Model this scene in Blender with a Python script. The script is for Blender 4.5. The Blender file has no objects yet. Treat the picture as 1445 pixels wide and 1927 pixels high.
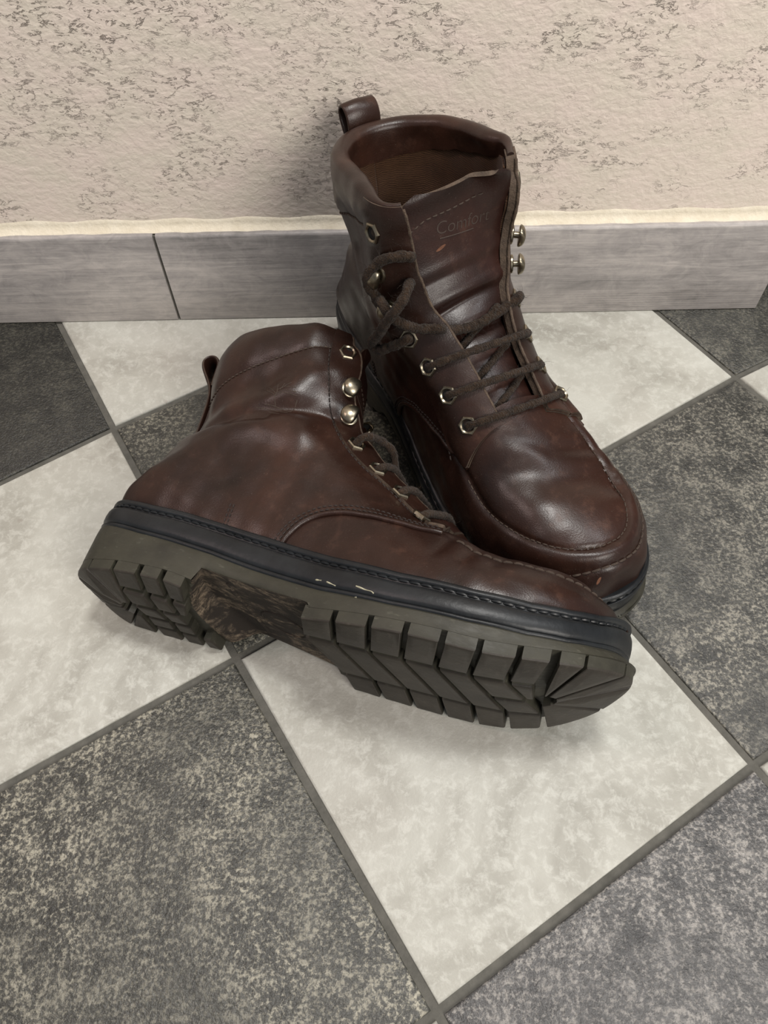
import bpy, math, random
import numpy as np
from mathutils import Matrix, Vector
from mathutils.bvhtree import BVHTree

random.seed(7); np.random.seed(7)
sc = bpy.context.scene
C = sc.collection

# ------------------------------------------------------------------ camera
W, H, FPX = 1445, 1927, 1389.15
cam_d = bpy.data.cameras.new('camera'); cam = bpy.data.objects.new('camera', cam_d); C.objects.link(cam)
cam_d.sensor_fit = 'VERTICAL'; cam_d.sensor_height = 24.0; cam_d.lens = FPX / H * 24.0
cam_d.clip_start = 0.01
fw = Vector((0.0, 0.55109235, -0.83444426)); rt = Vector((0.99961032, -0.02329294, -0.01538337)); up = Vector((0.02791432, 0.83411909, 0.5508776))
m = Matrix.Identity(4)
for i in range(3):
    m[i][0] = rt[i]; m[i][1] = up[i]; m[i][2] = -fw[i]
m[2][3] = 0.39611654
cam.matrix_world = m
sc.camera = cam

# ------------------------------------------------------------------ world, lamps, exposure
sc.view_settings.view_transform = 'Standard'; sc.view_settings.look = 'None'
sc.view_settings.gamma = 1.0; sc.view_settings.use_curve_mapping = False
sc.view_settings.exposure = -0.10
wd = bpy.data.worlds.new('world'); sc.world = wd; wd.use_nodes = True
bg = wd.node_tree.nodes['Background']; bg.inputs[0].default_value = (0.93, 0.96, 1.0, 1); bg.inputs[1].default_value = 0.27

def lamp(name, loc, target, sx, sy, power, col):
    d = bpy.data.lights.new(name, 'AREA'); d.shape = 'RECTANGLE'; d.size = sx; d.size_y = sy
    d.energy = power; d.color = col
    o = bpy.data.objects.new(name, d); C.objects.link(o); o.location = loc
    o.rotation_euler = (Vector(target) - Vector(loc)).to_track_quat('-Z', 'Y').to_euler()
    return o
lamp('ceiling_lamp', (0.22, 0.37, 1.85), (0.05, 0.15, 0), 0.34, 0.24, 21, (1.0, 0.98, 0.94))
lamp('right_lamp', (1.05, 0.32, 1.75), (0.0, 0.30, 0.0), 0.22, 0.22, 6, (0.98, 0.985, 1.0))
lamp('left_lamp', (-1.05, 0.28, 1.75), (0.0, 0.30, 0.0), 0.22, 0.22, 6, (1.0, 0.78, 0.74))
lamp('front_lamp', (0.85, -1.0, 1.15), (-0.02, 0.44, 0.25), 0.8, 0.8, 27, (1.0, 0.94, 0.87))

# ------------------------------------------------------------------ helpers
def mesh_obj(name, V, F, mats, parent=None, smooth=True, angle=40, fm=None):
    me = bpy.data.meshes.new(name)
    me.from_pydata(np.asarray(V, float).tolist(), [], F if isinstance(F, list) else np.asarray(F).tolist())
    if not isinstance(mats, (list, tuple)): mats = [mats]
    for k in mats: me.materials.append(k)
    if fm is not None: me.polygons.foreach_set('material_index', np.asarray(fm, np.int32))
    if smooth:
        me.polygons.foreach_set('use_smooth', np.ones(len(me.polygons), bool))
        if angle < 180: me.set_sharp_from_angle(angle=math.radians(angle))
    me.update()
    o = bpy.data.objects.new(name, me); C.objects.link(o)
    if parent is not None: o.parent = parent
    return o

def cat(parts):
    V = []; F = []; n = 0
    for v, f in parts:
        V.append(np.asarray(v, float)); F += [[i + n for i in q] for q in (f if isinstance(f, list) else f.tolist())]; n += len(v)
    return np.concatenate(V), F

def spline(t, y, tq):
    """natural cubic spline, y (n,k)"""
    t = np.asarray(t, float); y = np.asarray(y, float); n = len(t)
    sh = y.shape; y = y.reshape(n, -1); h = np.diff(t)
    A = np.zeros((n, n)); R = np.zeros_like(y); A[0, 0] = A[-1, -1] = 1
    for i in range(1, n - 1):
        A[i, i - 1] = h[i - 1]; A[i, i] = 2 * (h[i - 1] + h[i]); A[i, i + 1] = h[i]
        R[i] = 6 * ((y[i + 1] - y[i]) / h[i] - (y[i] - y[i - 1]) / h[i - 1])
    Mm = np.linalg.solve(A, R)
    tq = np.asarray(tq, float); i = np.clip(np.searchsorted(t, tq, 'right') - 1, 0, n - 2)
    hh = h[i][:, None]; a = (t[i + 1] - tq)[:, None]; b = (tq - t[i])[:, None]
    out = (Mm[i] * a ** 3 + Mm[i + 1] * b ** 3) / (6 * hh) + (y[i] / hh - Mm[i] * hh / 6) * a + (y[i + 1] / hh - Mm[i + 1] * hh / 6) * b
    return out.reshape((len(tq),) + sh[1:])

def curve(pts, n=60, closed=False):
    """smooth curve through points, resampled evenly"""
    p = np.asarray(pts, float)
    if closed: p = np.concatenate([p[-3:], p, p[:4]])
    t = np.concatenate([[0], np.cumsum(np.sqrt(np.linalg.norm(np.diff(p, axis=0), axis=1)))])
    if closed: tq = np.linspace(t[3], t[-4], 40 * len(pts))
    else: tq = np.linspace(t[0], t[-1], 40 * len(pts))
    q = spline(t, p, tq)
    return resample(q, n, closed)

def resample(q, n, closed=False):
    s = np.concatenate([[0], np.cumsum(np.linalg.norm(np.diff(q, axis=0), axis=1))])
    ss = np.linspace(0, s[-1], n + 1)[:-1] if closed else np.linspace(0, s[-1], n)
    return np.stack([np.interp(ss, s, q[:, k]) for k in range(q.shape[1])], 1)

def plen(q): return float(np.linalg.norm(np.diff(q, axis=0), axis=1).sum())

def tube(path, r, k=8, caps=True, ref=None):
    p = np.asarray(path, float); n = len(p)
    r = np.broadcast_to(np.asarray(r, float), (n,)) if np.ndim(r) < 2 else r
    t = np.gradient(p, axis=0); t /= np.linalg.norm(t, axis=1)[:, None] + 1e-12
    V = []; nrm = np.array(ref if ref is not None else [0.3, 0.5, 0.8], float)
    for i in range(n):
        nrm = nrm - t[i] * (nrm @ t[i])
        if np.linalg.norm(nrm) < 1e-6: nrm = np.cross(t[i], [1, 0, 0.3])
        nrm /= np.linalg.norm(nrm); b = np.cross(t[i], nrm)
        for j in range(k):
            a = 2 * math.pi * j / k
            V.append(p[i] + r[i] * (math.cos(a) * nrm + math.sin(a) * b))
    F = [[i * k + j, i * k + (j + 1) % k, (i + 1) * k + (j + 1) % k, (i + 1) * k + j] for i in range(n - 1) for j in range(k)]
    if caps: F += [list(range(k))[::-1], [(n - 1) * k + j for j in range(k)]]
    return np.array(V), F

def poly_sd(P, poly):
    """signed distance, positive inside; P (n,2)"""
    poly = np.asarray(poly, float); a = poly; b = np.roll(poly, -1, 0)
    d = np.full(len(P), 1e9); ins = np.zeros(len(P), bool)
    for p, q in zip(a, b):
        e = q - p; w = P - p
        t = np.clip((w @ e) / (e @ e + 1e-15), 0, 1)
        d = np.minimum(d, np.linalg.norm(w - t[:, None] * e, axis=1))
        c = (p[1] <= P[:, 1]) != (q[1] <= P[:, 1])
        with np.errstate(divide='ignore', invalid='ignore'):
            xi = p[0] + (P[:, 1] - p[1]) * e[0] / e[1]
        ins ^= c & (P[:, 0] < xi)
    return np.where(ins, d, -d)

def sm(x, a, b):
    t = np.clip((np.asarray(x, float) - a) / (b - a), 0, 1); return t * t * (3 - 2 * t)

def clip(V, N, Q, g):
    """part of quad mesh where g>0, boundary cut along g=0"""
    pos = g > 0; s = pos[Q].sum(1)
    V2 = list(V); N2 = list(N)
    F = Q[s == 4].tolist(); cache = {}
    def mid(i, j):
        k = (i, j) if i < j else (j, i)
        if k not in cache:
            t = g[k[0]] / (g[k[0]] - g[k[1]]); cache[k] = len(V2)
            V2.append(V[k[0]] + t * (V[k[1]] - V[k[0]])); nn = N[k[0]] + t * (N[k[1]] - N[k[0]]); N2.append(nn / (np.linalg.norm(nn) + 1e-12))
        return cache[k]
    for q in Q[(s > 0) & (s < 4)].tolist():
        out = []
        for i in range(4):
            a, b = q[i], q[(i + 1) % 4]
            if pos[a]: out.append(a)
            if pos[a] != pos[b]: out.append(mid(a, b))
        if len(out) >= 3: F.append(out)
    V2 = np.array(V2); N2 = np.array(N2)
    used = np.unique(np.concatenate([np.array(f) for f in F])) if F else np.array([], int)
    mp = np.full(len(V2), -1); mp[used] = np.arange(len(used))
    return V2[used], N2[used], [[int(mp[i]) for i in f] for f in F]

def thicken(V, N, F, t0, t1):
    n = len(V); t0 = np.broadcast_to(t0, (n,))[:, None]; t1 = np.broadcast_to(t1, (n,))[:, None]
    VV = np.concatenate([V + N * t1, V + N * t0])
    FF = [list(f) for f in F] + [[i + n for i in f[::-1]] for f in F]
    ed = {}
    for f in F:
        for i in range(len(f)):
            a, b = f[i], f[(i + 1) % len(f)]
            if (b, a) in ed: del ed[(b, a)]
            else: ed[(a, b)] = 1
    nmain = len(FF)
    for a, b in ed: FF.append([b, a, a + n, b + n])
    return VV, FF, nmain

# ------------------------------------------------------------------ materials
class NT:
    def __init__(s, name):
        s.m = bpy.data.materials.new(name); s.m.use_nodes = True; s.t = s.m.node_tree
        s.b = s.t.nodes['Principled BSDF']; s.c = s.t.nodes.new('ShaderNodeTexCoord')
    def n(s, typ, ins=None, **kw):
        x = s.t.nodes.new(typ)
        for k, v in kw.items(): setattr(x, k, v)
        for k, v in (ins or {}).items():
            if isinstance(v, bpy.types.NodeSocket): s.t.links.new(v, x.inputs[k])
            else: x.inputs[k].default_value = v
        return x
    def noise(s, scale, detail=4, rough=0.55, vec=None, dist=0.0):
        return s.n('ShaderNodeTexNoise', {'Vector': vec or s.c.outputs['Object'], 'Scale': scale, 'Detail': detail, 'Roughness': rough, 'Distortion': dist}).outputs['Fac']
    def vor(s, scale, vec=None, feature='F1', rnd=1.0):
        return s.n('ShaderNodeTexVoronoi', {'Vector': vec or s.c.outputs['Object'], 'Scale': scale, 'Randomness': rnd}, feature=feature).outputs['Distance']
    def scaled(s, sx, sy, sz, src=None):
        return s.n('ShaderNodeMapping', {'Vector': src or s.c.outputs['Object'], 'Scale': (sx, sy, sz)}).outputs[0]
    def ramp(s, f, stops):
        r = s.n('ShaderNodeValToRGB', {'Fac': f}); e = r.color_ramp.elements
        while len(e) < len(stops): e.new(0.5)
        for k, (p, c) in zip(e, stops):
            k.position = p; k.color = (c if len(c) == 4 else tuple(c) + (1,)) if hasattr(c, '__len__') else (c, c, c, 1)
        return r.outputs[0]
    def mix(s, f, a, b, typ='MIX'):
        x = s.n('ShaderNodeMix', data_type='RGBA', blend_type=typ)
        for i, v in ((0, f), (6, a), (7, b)):
            if isinstance(v, bpy.types.NodeSocket): s.t.links.new(v, x.inputs[i])
            else: x.inputs[i].default_value = v if (i == 0 or len(v) == 4) else tuple(v) + (1,)
        return x.outputs[2]
    def math(s, op, a, b=0.0, clamp=False):
        x = s.n('ShaderNodeMath', operation=op, use_clamp=clamp)
        for i, v in ((0, a), (1, b)):
            if isinstance(v, bpy.types.NodeSocket): s.t.links.new(v, x.inputs[i])
            else: x.inputs[i].default_value = v
        return x.outputs[0]
    def bump(s, h, strength, dist, normal=None):
        return s.n('ShaderNodeBump', dict({'Height': h, 'Strength': strength, 'Distance': dist}, **({'Normal': normal} if normal else {}))).outputs[0]
    def set(s, **kw):
        for k, v in kw.items():
            k = {'base': 'Base Color', 'rough': 'Roughness', 'metal': 'Metallic', 'normal': 'Normal', 'spec': 'Specular IOR Level', 'coat': 'Coat Weight', 'coatr': 'Coat Roughness', 'sheen': 'Sheen Weight'}[k]
            if isinstance(v, bpy.types.NodeSocket): s.t.links.new(v, s.b.inputs[k])
            else: s.b.inputs[k].default_value = (tuple(v) + (1,)) if (k == 'Base Color' and len(v) == 3) else v
        return s.m

def leather(name, dark, mid, light, rough=0.34, wear=0.3):
    t = NT(name)
    a = t.noise(18, 4, 0.6, dist=0.4); b = t.noise(140, 5, 0.6); d = t.noise(900, 3, 0.6)
    col = t.ramp(a, [(0.28, dark), (0.52, mid), (0.78, light)])
    scuff = t.math('MULTIPLY', t.ramp(b, [(0.55, 0), (0.75, 1)]), t.ramp(a, [(0.35, 0), (0.65, 1)]))
    col = t.mix(t.math('MULTIPLY', scuff, wear), col, (0.12, 0.055, 0.034))
    dust = t.ramp(t.noise(1500, 2, 0.5), [(0.70, 0), (0.76, 1)])
    col = t.mix(t.math('MULTIPLY', dust, 0.14), col, (0.42, 0.36, 0.30))
    r = t.math('ADD', t.math('MULTIPLY', b, 0.22), rough - 0.10)
    grain = t.vor(1300)
    n1 = t.bump(grain, 0.12, 0.0003)
    wr = t.noise(60, 6, 0.6, t.scaled(1.0, 1.6, 1.0), 1.2)
    n2 = t.bump(wr, 0.05, 0.0008, n1)
    n3 = t.bump(d, 0.12, 0.0004, n2)
    return t.set(base=col, rough=r, normal=n3, spec=0.38)

LEATHER = leather('brown_leather', (0.0095, 0.0045, 0.0032), (0.0245, 0.0104, 0.0068), (0.050, 0.0200, 0.0124))
LEATHER_V = leather('dark_vamp_leather', (0.0095, 0.0046, 0.0034), (0.0220, 0.0094, 0.0064), (0.042, 0.0172, 0.0110), 0.33, 0.35)
LEATHER_T = leather('tongue_leather', (0.0105, 0.0048, 0.0036), (0.021, 0.0082, 0.0060), (0.036, 0.0135, 0.0094), 0.34, 0.25)
def plain(name, c1, c2, scale, rough, bs=0.3, bd=0.0005, metal=0.0, spec=0.5):
    t = NT(name); f = t.noise(scale, 5, 0.6)
    return t.set(base=t.ramp(f, [(0.3, c1), (0.7, c2)]), rough=rough, metal=metal, spec=spec, normal=t.bump(t.noise(scale * 5, 4), bs, bd))
RAW = plain('raw_leather_edge', (0.035, 0.022, 0.014), (0.10, 0.068, 0.045), 260, 0.8, 0.6, 0.0008)
THREAD = plain('dark_thread', (0.010, 0.006, 0.005), (0.028, 0.017, 0.013), 900, 0.7)
THREAD_L = plain('worn_brown_thread', (0.028, 0.018, 0.012), (0.065, 0.043, 0.030), 900, 0.75)
LETTER = plain('worn_stamping', (0.030, 0.0175, 0.0125), (0.050, 0.031, 0.022), 500, 0.6)
RUBBER = plain('black_rubber', (0.006, 0.0070, 0.0083), (0.015, 0.0172, 0.0195), 60, 0.40, 0.25, 0.0006, 0.0, 0.38)
PAINT = plain('cream_paint_speck', (0.34, 0.32, 0.22), (0.5, 0.47, 0.34), 300, 0.8)
SCUFF = plain('tan_scuff', (0.085, 0.030, 0.013), (0.17, 0.068, 0.032), 700, 0.7)
def olive():
    t = NT('olive_rubber'); f = t.noise(35, 6, 0.6); g = t.noise(420, 4, 0.6, t.scaled(0.35, 1, 1))
    col = t.ramp(f, [(0.3, (0.021, 0.0195, 0.0145)), (0.7, (0.048, 0.0455, 0.0325))])
    col = t.mix(t.math('MULTIPLY', t.ramp(g, [(0.62, 0), (0.72, 1)]), 0.22), col, (0.16, 0.155, 0.12))
    return t.set(base=col, spec=0.35, rough=t.ramp(g, [(0.3, 0.45), (0.7, 0.6)]), normal=t.bump(g, 0.3, 0.0006))
OLIVE = olive()
def lugm():
    t = NT('worn_tread_rubber'); f = t.noise(45, 6, 0.62); g = t.noise(300, 5, 0.65)
    col = t.ramp(f, [(0.3, (0.0165, 0.0138, 0.0108)), (0.7, (0.040, 0.034, 0.0265))])
    col = t.mix(t.math('MULTIPLY', t.ramp(g, [(0.58, 0), (0.74, 1)]), 0.28), col, (0.13, 0.11, 0.085))
    return t.set(base=col, rough=0.52, spec=0.33, normal=t.bump(g, 0.35, 0.0007))
LUG = lugm()
def shankm():
    t = NT('dirty_shank_rubber'); f = t.noise(48, 7, 0.65, t.scaled(1, 1.4, 1), 0.8); g = t.noise(230, 6, 0.75, t.scaled(0.45, 1.5, 1), 1.2); k = t.noise(700, 3, 0.6)
    dirt = t.math('MULTIPLY', t.ramp(f, [(0.45, 0), (0.60, 1)]), t.ramp(g, [(0.42, 0), (0.55, 1)]))
    dirt = t.math('MULTIPLY', dirt, t.ramp(k, [(0.35, 0.35), (0.6, 1)]))
    col = t.mix(t.math('MULTIPLY', dirt, 0.9), t.mix(f, (0.012, 0.0095, 0.0078), (0.034, 0.026, 0.020)), (0.24, 0.185, 0.13))
    return t.set(base=col, rough=0.75, spec=0.3, normal=t.bump(g, 0.25, 0.0007))
SHANK = shankm()
BRASS = plain('antique_brass', (0.22, 0.19, 0.14), (0.38, 0.335, 0.25), 300, 0.32, 0.1, 0.0002, 1.0)
HOLE_SHADE = plain('painted_hole_shade', (0.004, 0.004, 0.004), (0.008, 0.007, 0.006), 300, 0.9)  # near-black disc colour, paints the shade inside an eyelet opening
def lacem():
    t = NT('fuzzy_brown_lace'); f = t.noise(260, 4, 0.6); g = t.vor(900); h = t.noise(1600, 3)
    col = t.ramp(f, [(0.25, (0.012, 0.0072, 0.0045)), (0.6, (0.036, 0.022, 0.0135)), (0.85, (0.075, 0.048, 0.030))])
    return t.set(base=col, rough=0.92, spec=0.12, sheen=0.08, normal=t.bump(h, 0.8, 0.0012, t.bump(g, 0.7, 0.0012)))
LACE = lacem()
def fabricm():
    t = NT('woven_brown_lining'); w = t.n('ShaderNodeTexWave', {'Vector': t.c.outputs['Object'], 'Scale': 300.0, 'Distortion': 5.0, 'Detail': 2.0}, bands_direction='Z').outputs['Fac']
    f = t.noise(220, 5, 0.65)
    col = t.ramp(t.math('MULTIPLY', t.math('ADD', w, f), 0.5), [(0.25, (0.042, 0.021, 0.012)), (0.75, (0.092, 0.047, 0.025))])
    return t.set(base=col, rough=0.95, spec=0.1, sheen=0.15, normal=t.bump(w, 0.22, 0.0007))
FABRIC = fabricm()

def dark_tile():
    t = NT('charcoal_tile'); oi = t.n('ShaderNodeObjectInfo'); cs = t.n('ShaderNodeSeparateColor', {0: oi.outputs['Color']}).outputs
    o = t.n('ShaderNodeVectorMath', {0: t.c.outputs['Object'], 1: t.n('ShaderNodeCombineXYZ', {0: t.math('MULTIPLY', oi.outputs['Random'], 7.0), 1: t.math('MULTIPLY', oi.outputs['Random'], 3.1), 2: 0.0}).outputs[0]}, operation='ADD').outputs[0]
    a = t.noise(9, 5, 0.6, o, 0.6); b = t.noise(400, 6, 0.75, o, 0.2); c = t.noise(60, 7, 0.78, o, 0.3); d = t.noise(620, 3, 0.6, o)
    col = t.ramp(c, [(0.30, (0.022, 0.022, 0.021)), (0.55, (0.058, 0.057, 0.053)), (0.80, (0.115, 0.112, 0.102))])
    sp = t.math('MULTIPLY', t.ramp(t.math('ADD', t.math('MULTIPLY', b, 0.72), t.math('MULTIPLY', c, 0.28)), [(0.49, 0), (0.58, 1)]), t.math('MULTIPLY', t.ramp(a, [(0.33, 0.12), (0.60, 1)]), cs[1]))
    col = t.mix(t.math('MULTIPLY', sp, 0.85), col, (0.40, 0.375, 0.32))
    col = t.mix(1.0, col, t.n('ShaderNodeCombineColor', {0: cs[0], 1: cs[0], 2: t.math('MULTIPLY', cs[0], t.math('ADD', cs[2], 0.5))}).outputs[0], 'MULTIPLY')
    nb = t.bump(d, 0.75, 0.0011); nb = t.bump(c, 0.25, 0.002, nb)
    return t.set(base=col, rough=t.ramp(b, [(0.35, 0.30), (0.7, 0.46)]), normal=nb)
def white_tile():
    t = NT('pale_stone_tile'); oi = t.n('ShaderNodeObjectInfo')
    o = t.n('ShaderNodeVectorMath', {0: t.c.outputs['Object'], 1: t.n('ShaderNodeCombineXYZ', {0: t.math('MULTIPLY', oi.outputs['Random'], 7.0), 1: t.math('MULTIPLY', oi.outputs['Random'], 3.1), 2: 0.0}).outputs[0]}, operation='ADD').outputs[0]
    a = t.noise(13, 6, 0.62, o, 0.8); b = t.noise(150, 7, 0.74, o, 0.4); d = t.noise(650, 3, 0.6, o); e = t.noise(6, 3, 0.5, o)
    col = t.ramp(a, [(0.30, (0.275, 0.264, 0.228)), (0.48, (0.395, 0.387, 0.343)), (0.68, (0.49, 0.488, 0.44))])
    col = t.mix(t.math('MULTIPLY', t.ramp(b, [(0.48, 0), (0.62, 1)]), 0.55), col, (0.56, 0.56, 0.51))
    col = t.mix(t.math('MULTIPLY', t.ramp(e, [(0.5, 0), (0.7, 1)]), 0.30), col, (0.40, 0.362, 0.32))
    pit = t.ramp(t.noise(95, 3, 0.5, o), [(0.70, 0), (0.76, 1)])
    col = t.mix(t.math('MULTIPLY', pit, 0.4), col, (0.25, 0.22, 0.19))
    nb = t.bump(d, 0.30, 0.0007)
    return t.set(base=col, rough=0.55, normal=nb)
DARK_TILE, WHITE_TILE = dark_tile(), white_tile()
GROUT = plain('grey_grout', (0.070, 0.068, 0.058), (0.115, 0.11, 0.095), 120, 0.85, 0.5, 0.0008)
def plasterm():
    t = NT('rough_beige_plaster'); o = t.c.outputs['Object']
    st = t.scaled(0.75, 1, 1.25, o)
    a = t.noise(230, 3, 0.5, t.scaled(0.85, 1, 1.1, o), 0.25); b = t.noise(420, 3, 0.55, st, 0.2); c = t.noise(30, 3, 0.5, st)
    z = t.n('ShaderNodeSeparateXYZ', {0: o}).outputs[2]
    rid = t.math('ABSOLUTE', t.math('SUBTRACT', t.noise(105, 5, 0.7, t.scaled(0.7, 1, 1.6, o), 0.5), 0.5))
    line = t.ramp(rid, [(0.0, 1), (0.030, 0)])
    pat = t.math('MULTIPLY', t.ramp(t.noise(240, 3, 0.6, st), [(0.47, 0), (0.55, 1)]), t.ramp(t.math('ADD', t.noise(28, 3, 0.6, st), t.math('MULTIPLY', t.math('MINIMUM', z, 0.27), 1.15)), [(0.60, 0.0), (0.86, 1)]))
    pit = t.math('MULTIPLY', line, pat)
    h = t.math('ADD', t.math('MULTIPLY', t.ramp(a, [(0.36, 0), (0.64, 1)]), 0.7), t.math('MULTIPLY', b, 0.5))
    col = t.mix(t.math('MULTIPLY', pit, 0.68), t.mix(t.ramp(t.noise(40, 5, 0.7, st), [(0.35, 0), (0.65, 1)]), (0.78, 0.705, 0.605), (0.83, 0.715, 0.64)), (0.20, 0.145, 0.115))
    nb = t.bump(pit, 0.8, -0.0014, t.bump(h, 0.45, 0.0007))
    return t.set(base=col, rough=0.8, spec=0.25, normal=nb)
PLASTER = plasterm()
CAULK = plain('cream_caulk', (0.62, 0.555, 0.43), (0.74, 0.68, 0.555), 90, 0.75, 0.5, 0.0010)
def woodm():
    t = NT('grey_wood_effect'); o = t.c.outputs['Object']
    a = t.noise(14, 5, 0.6, t.scaled(0.5, 1, 1.6, o), 0.5); b = t.noise(60, 6, 0.7, t.scaled(0.25, 1, 4.5, o), 1.0); c = t.noise(55, 5, 0.7, t.scaled(1.1, 1, 1.6, o), 1.2)
    w = t.n('ShaderNodeTexWave', {'Vector': o, 'Scale': 145.0, 'Distortion': 1.5, 'Detail': 2.0, 'Detail Scale': 2.0}, bands_direction='Z').outputs['Fac']
    z = t.n('ShaderNodeSeparateXYZ', {0: o}).outputs[2]
    low = t.ramp(t.math('MULTIPLY', z, 10.0), [(0.16, 1), (0.26, 0)])
    f = t.math('ADD', t.math('MULTIPLY', a, 0.45), t.math('ADD', t.math('MULTIPLY', b, 0.3), t.math('MULTIPLY', c, 0.25)))
    col = t.ramp(f, [(0.36, (0.165, 0.157, 0.152)), (0.50, (0.335, 0.312, 0.300)), (0.63, (0.52, 0.48, 0.45))])
    col = t.mix(t.math('MULTIPLY', low, t.math('MULTIPLY', t.ramp(w, [(0.35, 0), (0.8, 1)]), 0.35)), col, (0.42, 0.38, 0.35))
    return t.set(base=col, rough=0.42, normal=t.bump(b, 0.3, 0.0008))
WOOD = woodm()
BLACK = plain('black_paint', (0.006, 0.006, 0.006), (0.012, 0.012, 0.012), 40, 0.5)

# ------------------------------------------------------------------ floor, wall, baseboard
YW = 0.4455                      # wall line (front of the baseboard)
YA = math.radians(-0.68)         # the wall is a touch askew to the picture
def wall_xy(x, off=0.0):         # a point of the baseboard front line, moved back by off
    return np.array([x * math.cos(YA) - off * math.sin(YA), YW - 0.0008 + x * math.sin(YA) + off * math.cos(YA)])
def box_along(x0, x1, y0, y1, z0, z1, bev=0.0):
    prof = [(y0, z0), (y0, z1 - bev), (y0 + bev * 0.3, z1 - bev * 0.3), (y0 + bev, z1), (y1, z1), (y1, z0)] if bev else [(y0, z0), (y0, z1), (y1, z1), (y1, z0)]
    V = []
    for x in (x0, x1):
        for y, z in prof:
            q = wall_xy(x, y); V.append((q[0], q[1], z))
    n = len(prof)
    F = [[i, (i + 1) % n, n + (i + 1) % n, n + i] for i in range(n)] + [list(range(n))[::-1], list(range(n, 2 * n))]
    return V, [f[::-1] for f in F]

fl = bpy.data.objects.new('floor', None); C.objects.link(fl); fl['kind'] = 'structure'
V = []; F = []
ext = [(-1.2, -0.7), (1.4, -0.7), (1.4, 1.1), (-1.2, 1.1)]
mesh_obj('grout', [(x, y, -0.0016) for x, y in ext] + [(x, y, -0.03) for x, y in ext], [[0, 1, 2, 3], [7, 6, 5, 4], [0, 4, 5, 1], [1, 5, 6, 2], [2, 6, 7, 3], [3, 7, 4, 0]], GROUT, fl, smooth=False)
O0 = np.array([-0.18759792, 0.33823101]); E1 = np.array([0.17183331, 0.10233922]); E2 = np.array([0.10233922, -0.17183331])
node = {}
def nd(i, j):
    return node.get((i, j), O0 + i * E1 + j * E2)
node[(0, 0)] = np.array([-0.188, 0.3382]); node[(0, 1)] = np.array([-0.0868, 0.1647]); node[(0, 2)] = np.array([0.0175, -0.0053])
node[(1, 2)] = np.array([0.189, 0.0974]); node[(2, 1)] = np.array([0.2576, 0.3704])
def toward(a, b): a = node[a]; d = np.array(b) - a; return a + d / np.linalg.norm(d) * 0.2
node[(-1, 0)] = toward((0, 0), (-0.2555, 0.2937)); node[(-1, 1)] = toward((0, 1), (-0.2035, 0.0967)); node[(0, -1)] = toward((0, 0), (-0.2483, 0.4445))
node[(2, 0)] = toward((2, 1), (0.2197, 0.4363)); node[(3, 1)] = toward((2, 1), (0.2852, 0.3848)); node[(2, 2)] = toward((1, 2), (0.1975, 0.102)) 
GW = 0.0021
TONE = {(-1, -1): (0.38, 0.35, 0.40, 1), (0, 0): (0.95, 0.7, 0.42, 1), (-1, 1): (1.05, 1.0, 0.43, 1), (0, 2): (1.75, 0.45, 0.56, 1), (1, 1): (1.0, 0.75, 0.46, 1), (2, 0): (0.75, 0.5, 0.42, 1), (1, 3): (1.75, 0.5, 0.55, 1)}  # the brightest, cool front right tones have lamp glare put into the colour
for i in range(-6, 7):
    for j in range(-6, 7):
        q = [nd(i, j), nd(i + 1, j), nd(i + 1, j + 1), nd(i, j + 1)]
        c = sum(q) / 4
        if not (-0.95 < c[0] < 0.95 and -0.50 < c[1] < 0.75): continue
        q = q[::-1]
        def inset(d):
            out = []
            for k in range(4):
                p0, p, p1 = q[k - 1], q[k], q[(k + 1) % 4]
                a = (p - p0) / np.linalg.norm(p - p0); b = (p1 - p) / np.linalg.norm(p1 - p)
                na = np.array([-a[1], a[0]]); nb = np.array([-b[1], b[0]])
                out.append(p + (na + nb) * d / (1 + na @ nb))
            return out
        if sum((q[k][0] * q[(k + 1) % 4][1] - q[(k + 1) % 4][0] * q[k][1]) for k in range(4)) < 0: q = q[::-1]
        h = random.uniform(-0.00015, 0.00015)
        rings = [(GW, -0.008), (GW, -0.0011 + h), (GW + 0.0004, -0.0003 + h), (GW + 0.0014, h)]
        Vt = []
        for d, z in rings: Vt += [(p[0] - c[0], p[1] - c[1], z) for p in inset(d)]
        Ft = [[r * 4 + k, r * 4 + (k + 1) % 4, r * 4 + 4 + (k + 1) % 4, r * 4 + 4 + k] for r in range(3) for k in range(4)] + [[12, 13, 14, 15], [3, 2, 1, 0]]
        o = mesh_obj('tile', Vt, Ft, DARK_TILE if (i + j) % 2 == 0 else WHITE_TILE, fl, smooth=True, angle=60)
        o.location = (c[0], c[1], 0)
        # each tile keeps its own part of the stone pattern
        o.color = TONE.get((i, j), (1.0, 0.9, 0.45, 1.0))                          # brightness, flecks and coolness; front right tiles include painted lamp glare

XE = 0.2925
wl = mesh_obj('wall_back', *box_along(-1.15, XE + 0.004, 0.0085, 0.15, -0.005, 0.95), PLASTER, smooth=False); wl['kind'] = 'structure'
bb = bpy.data.objects.new('baseboard_back', None); C.objects.link(bb); bb['kind'] = 'structure'
for x0, x1 in ((-1.15, -0.603), (-0.6015, -0.1562), (-0.1542, XE)):
    mesh_obj('plank', *box_along(x0, x1, 0.0, 0.0083, 0.0008, 0.0758, 0.0022), WOOD, bb, angle=50)
mesh_obj('joint', *box_along(-0.1563, -0.1541, 0.0018, 0.0083, 0.001, 0.0745), GROUT, bb, smooth=False)
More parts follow.
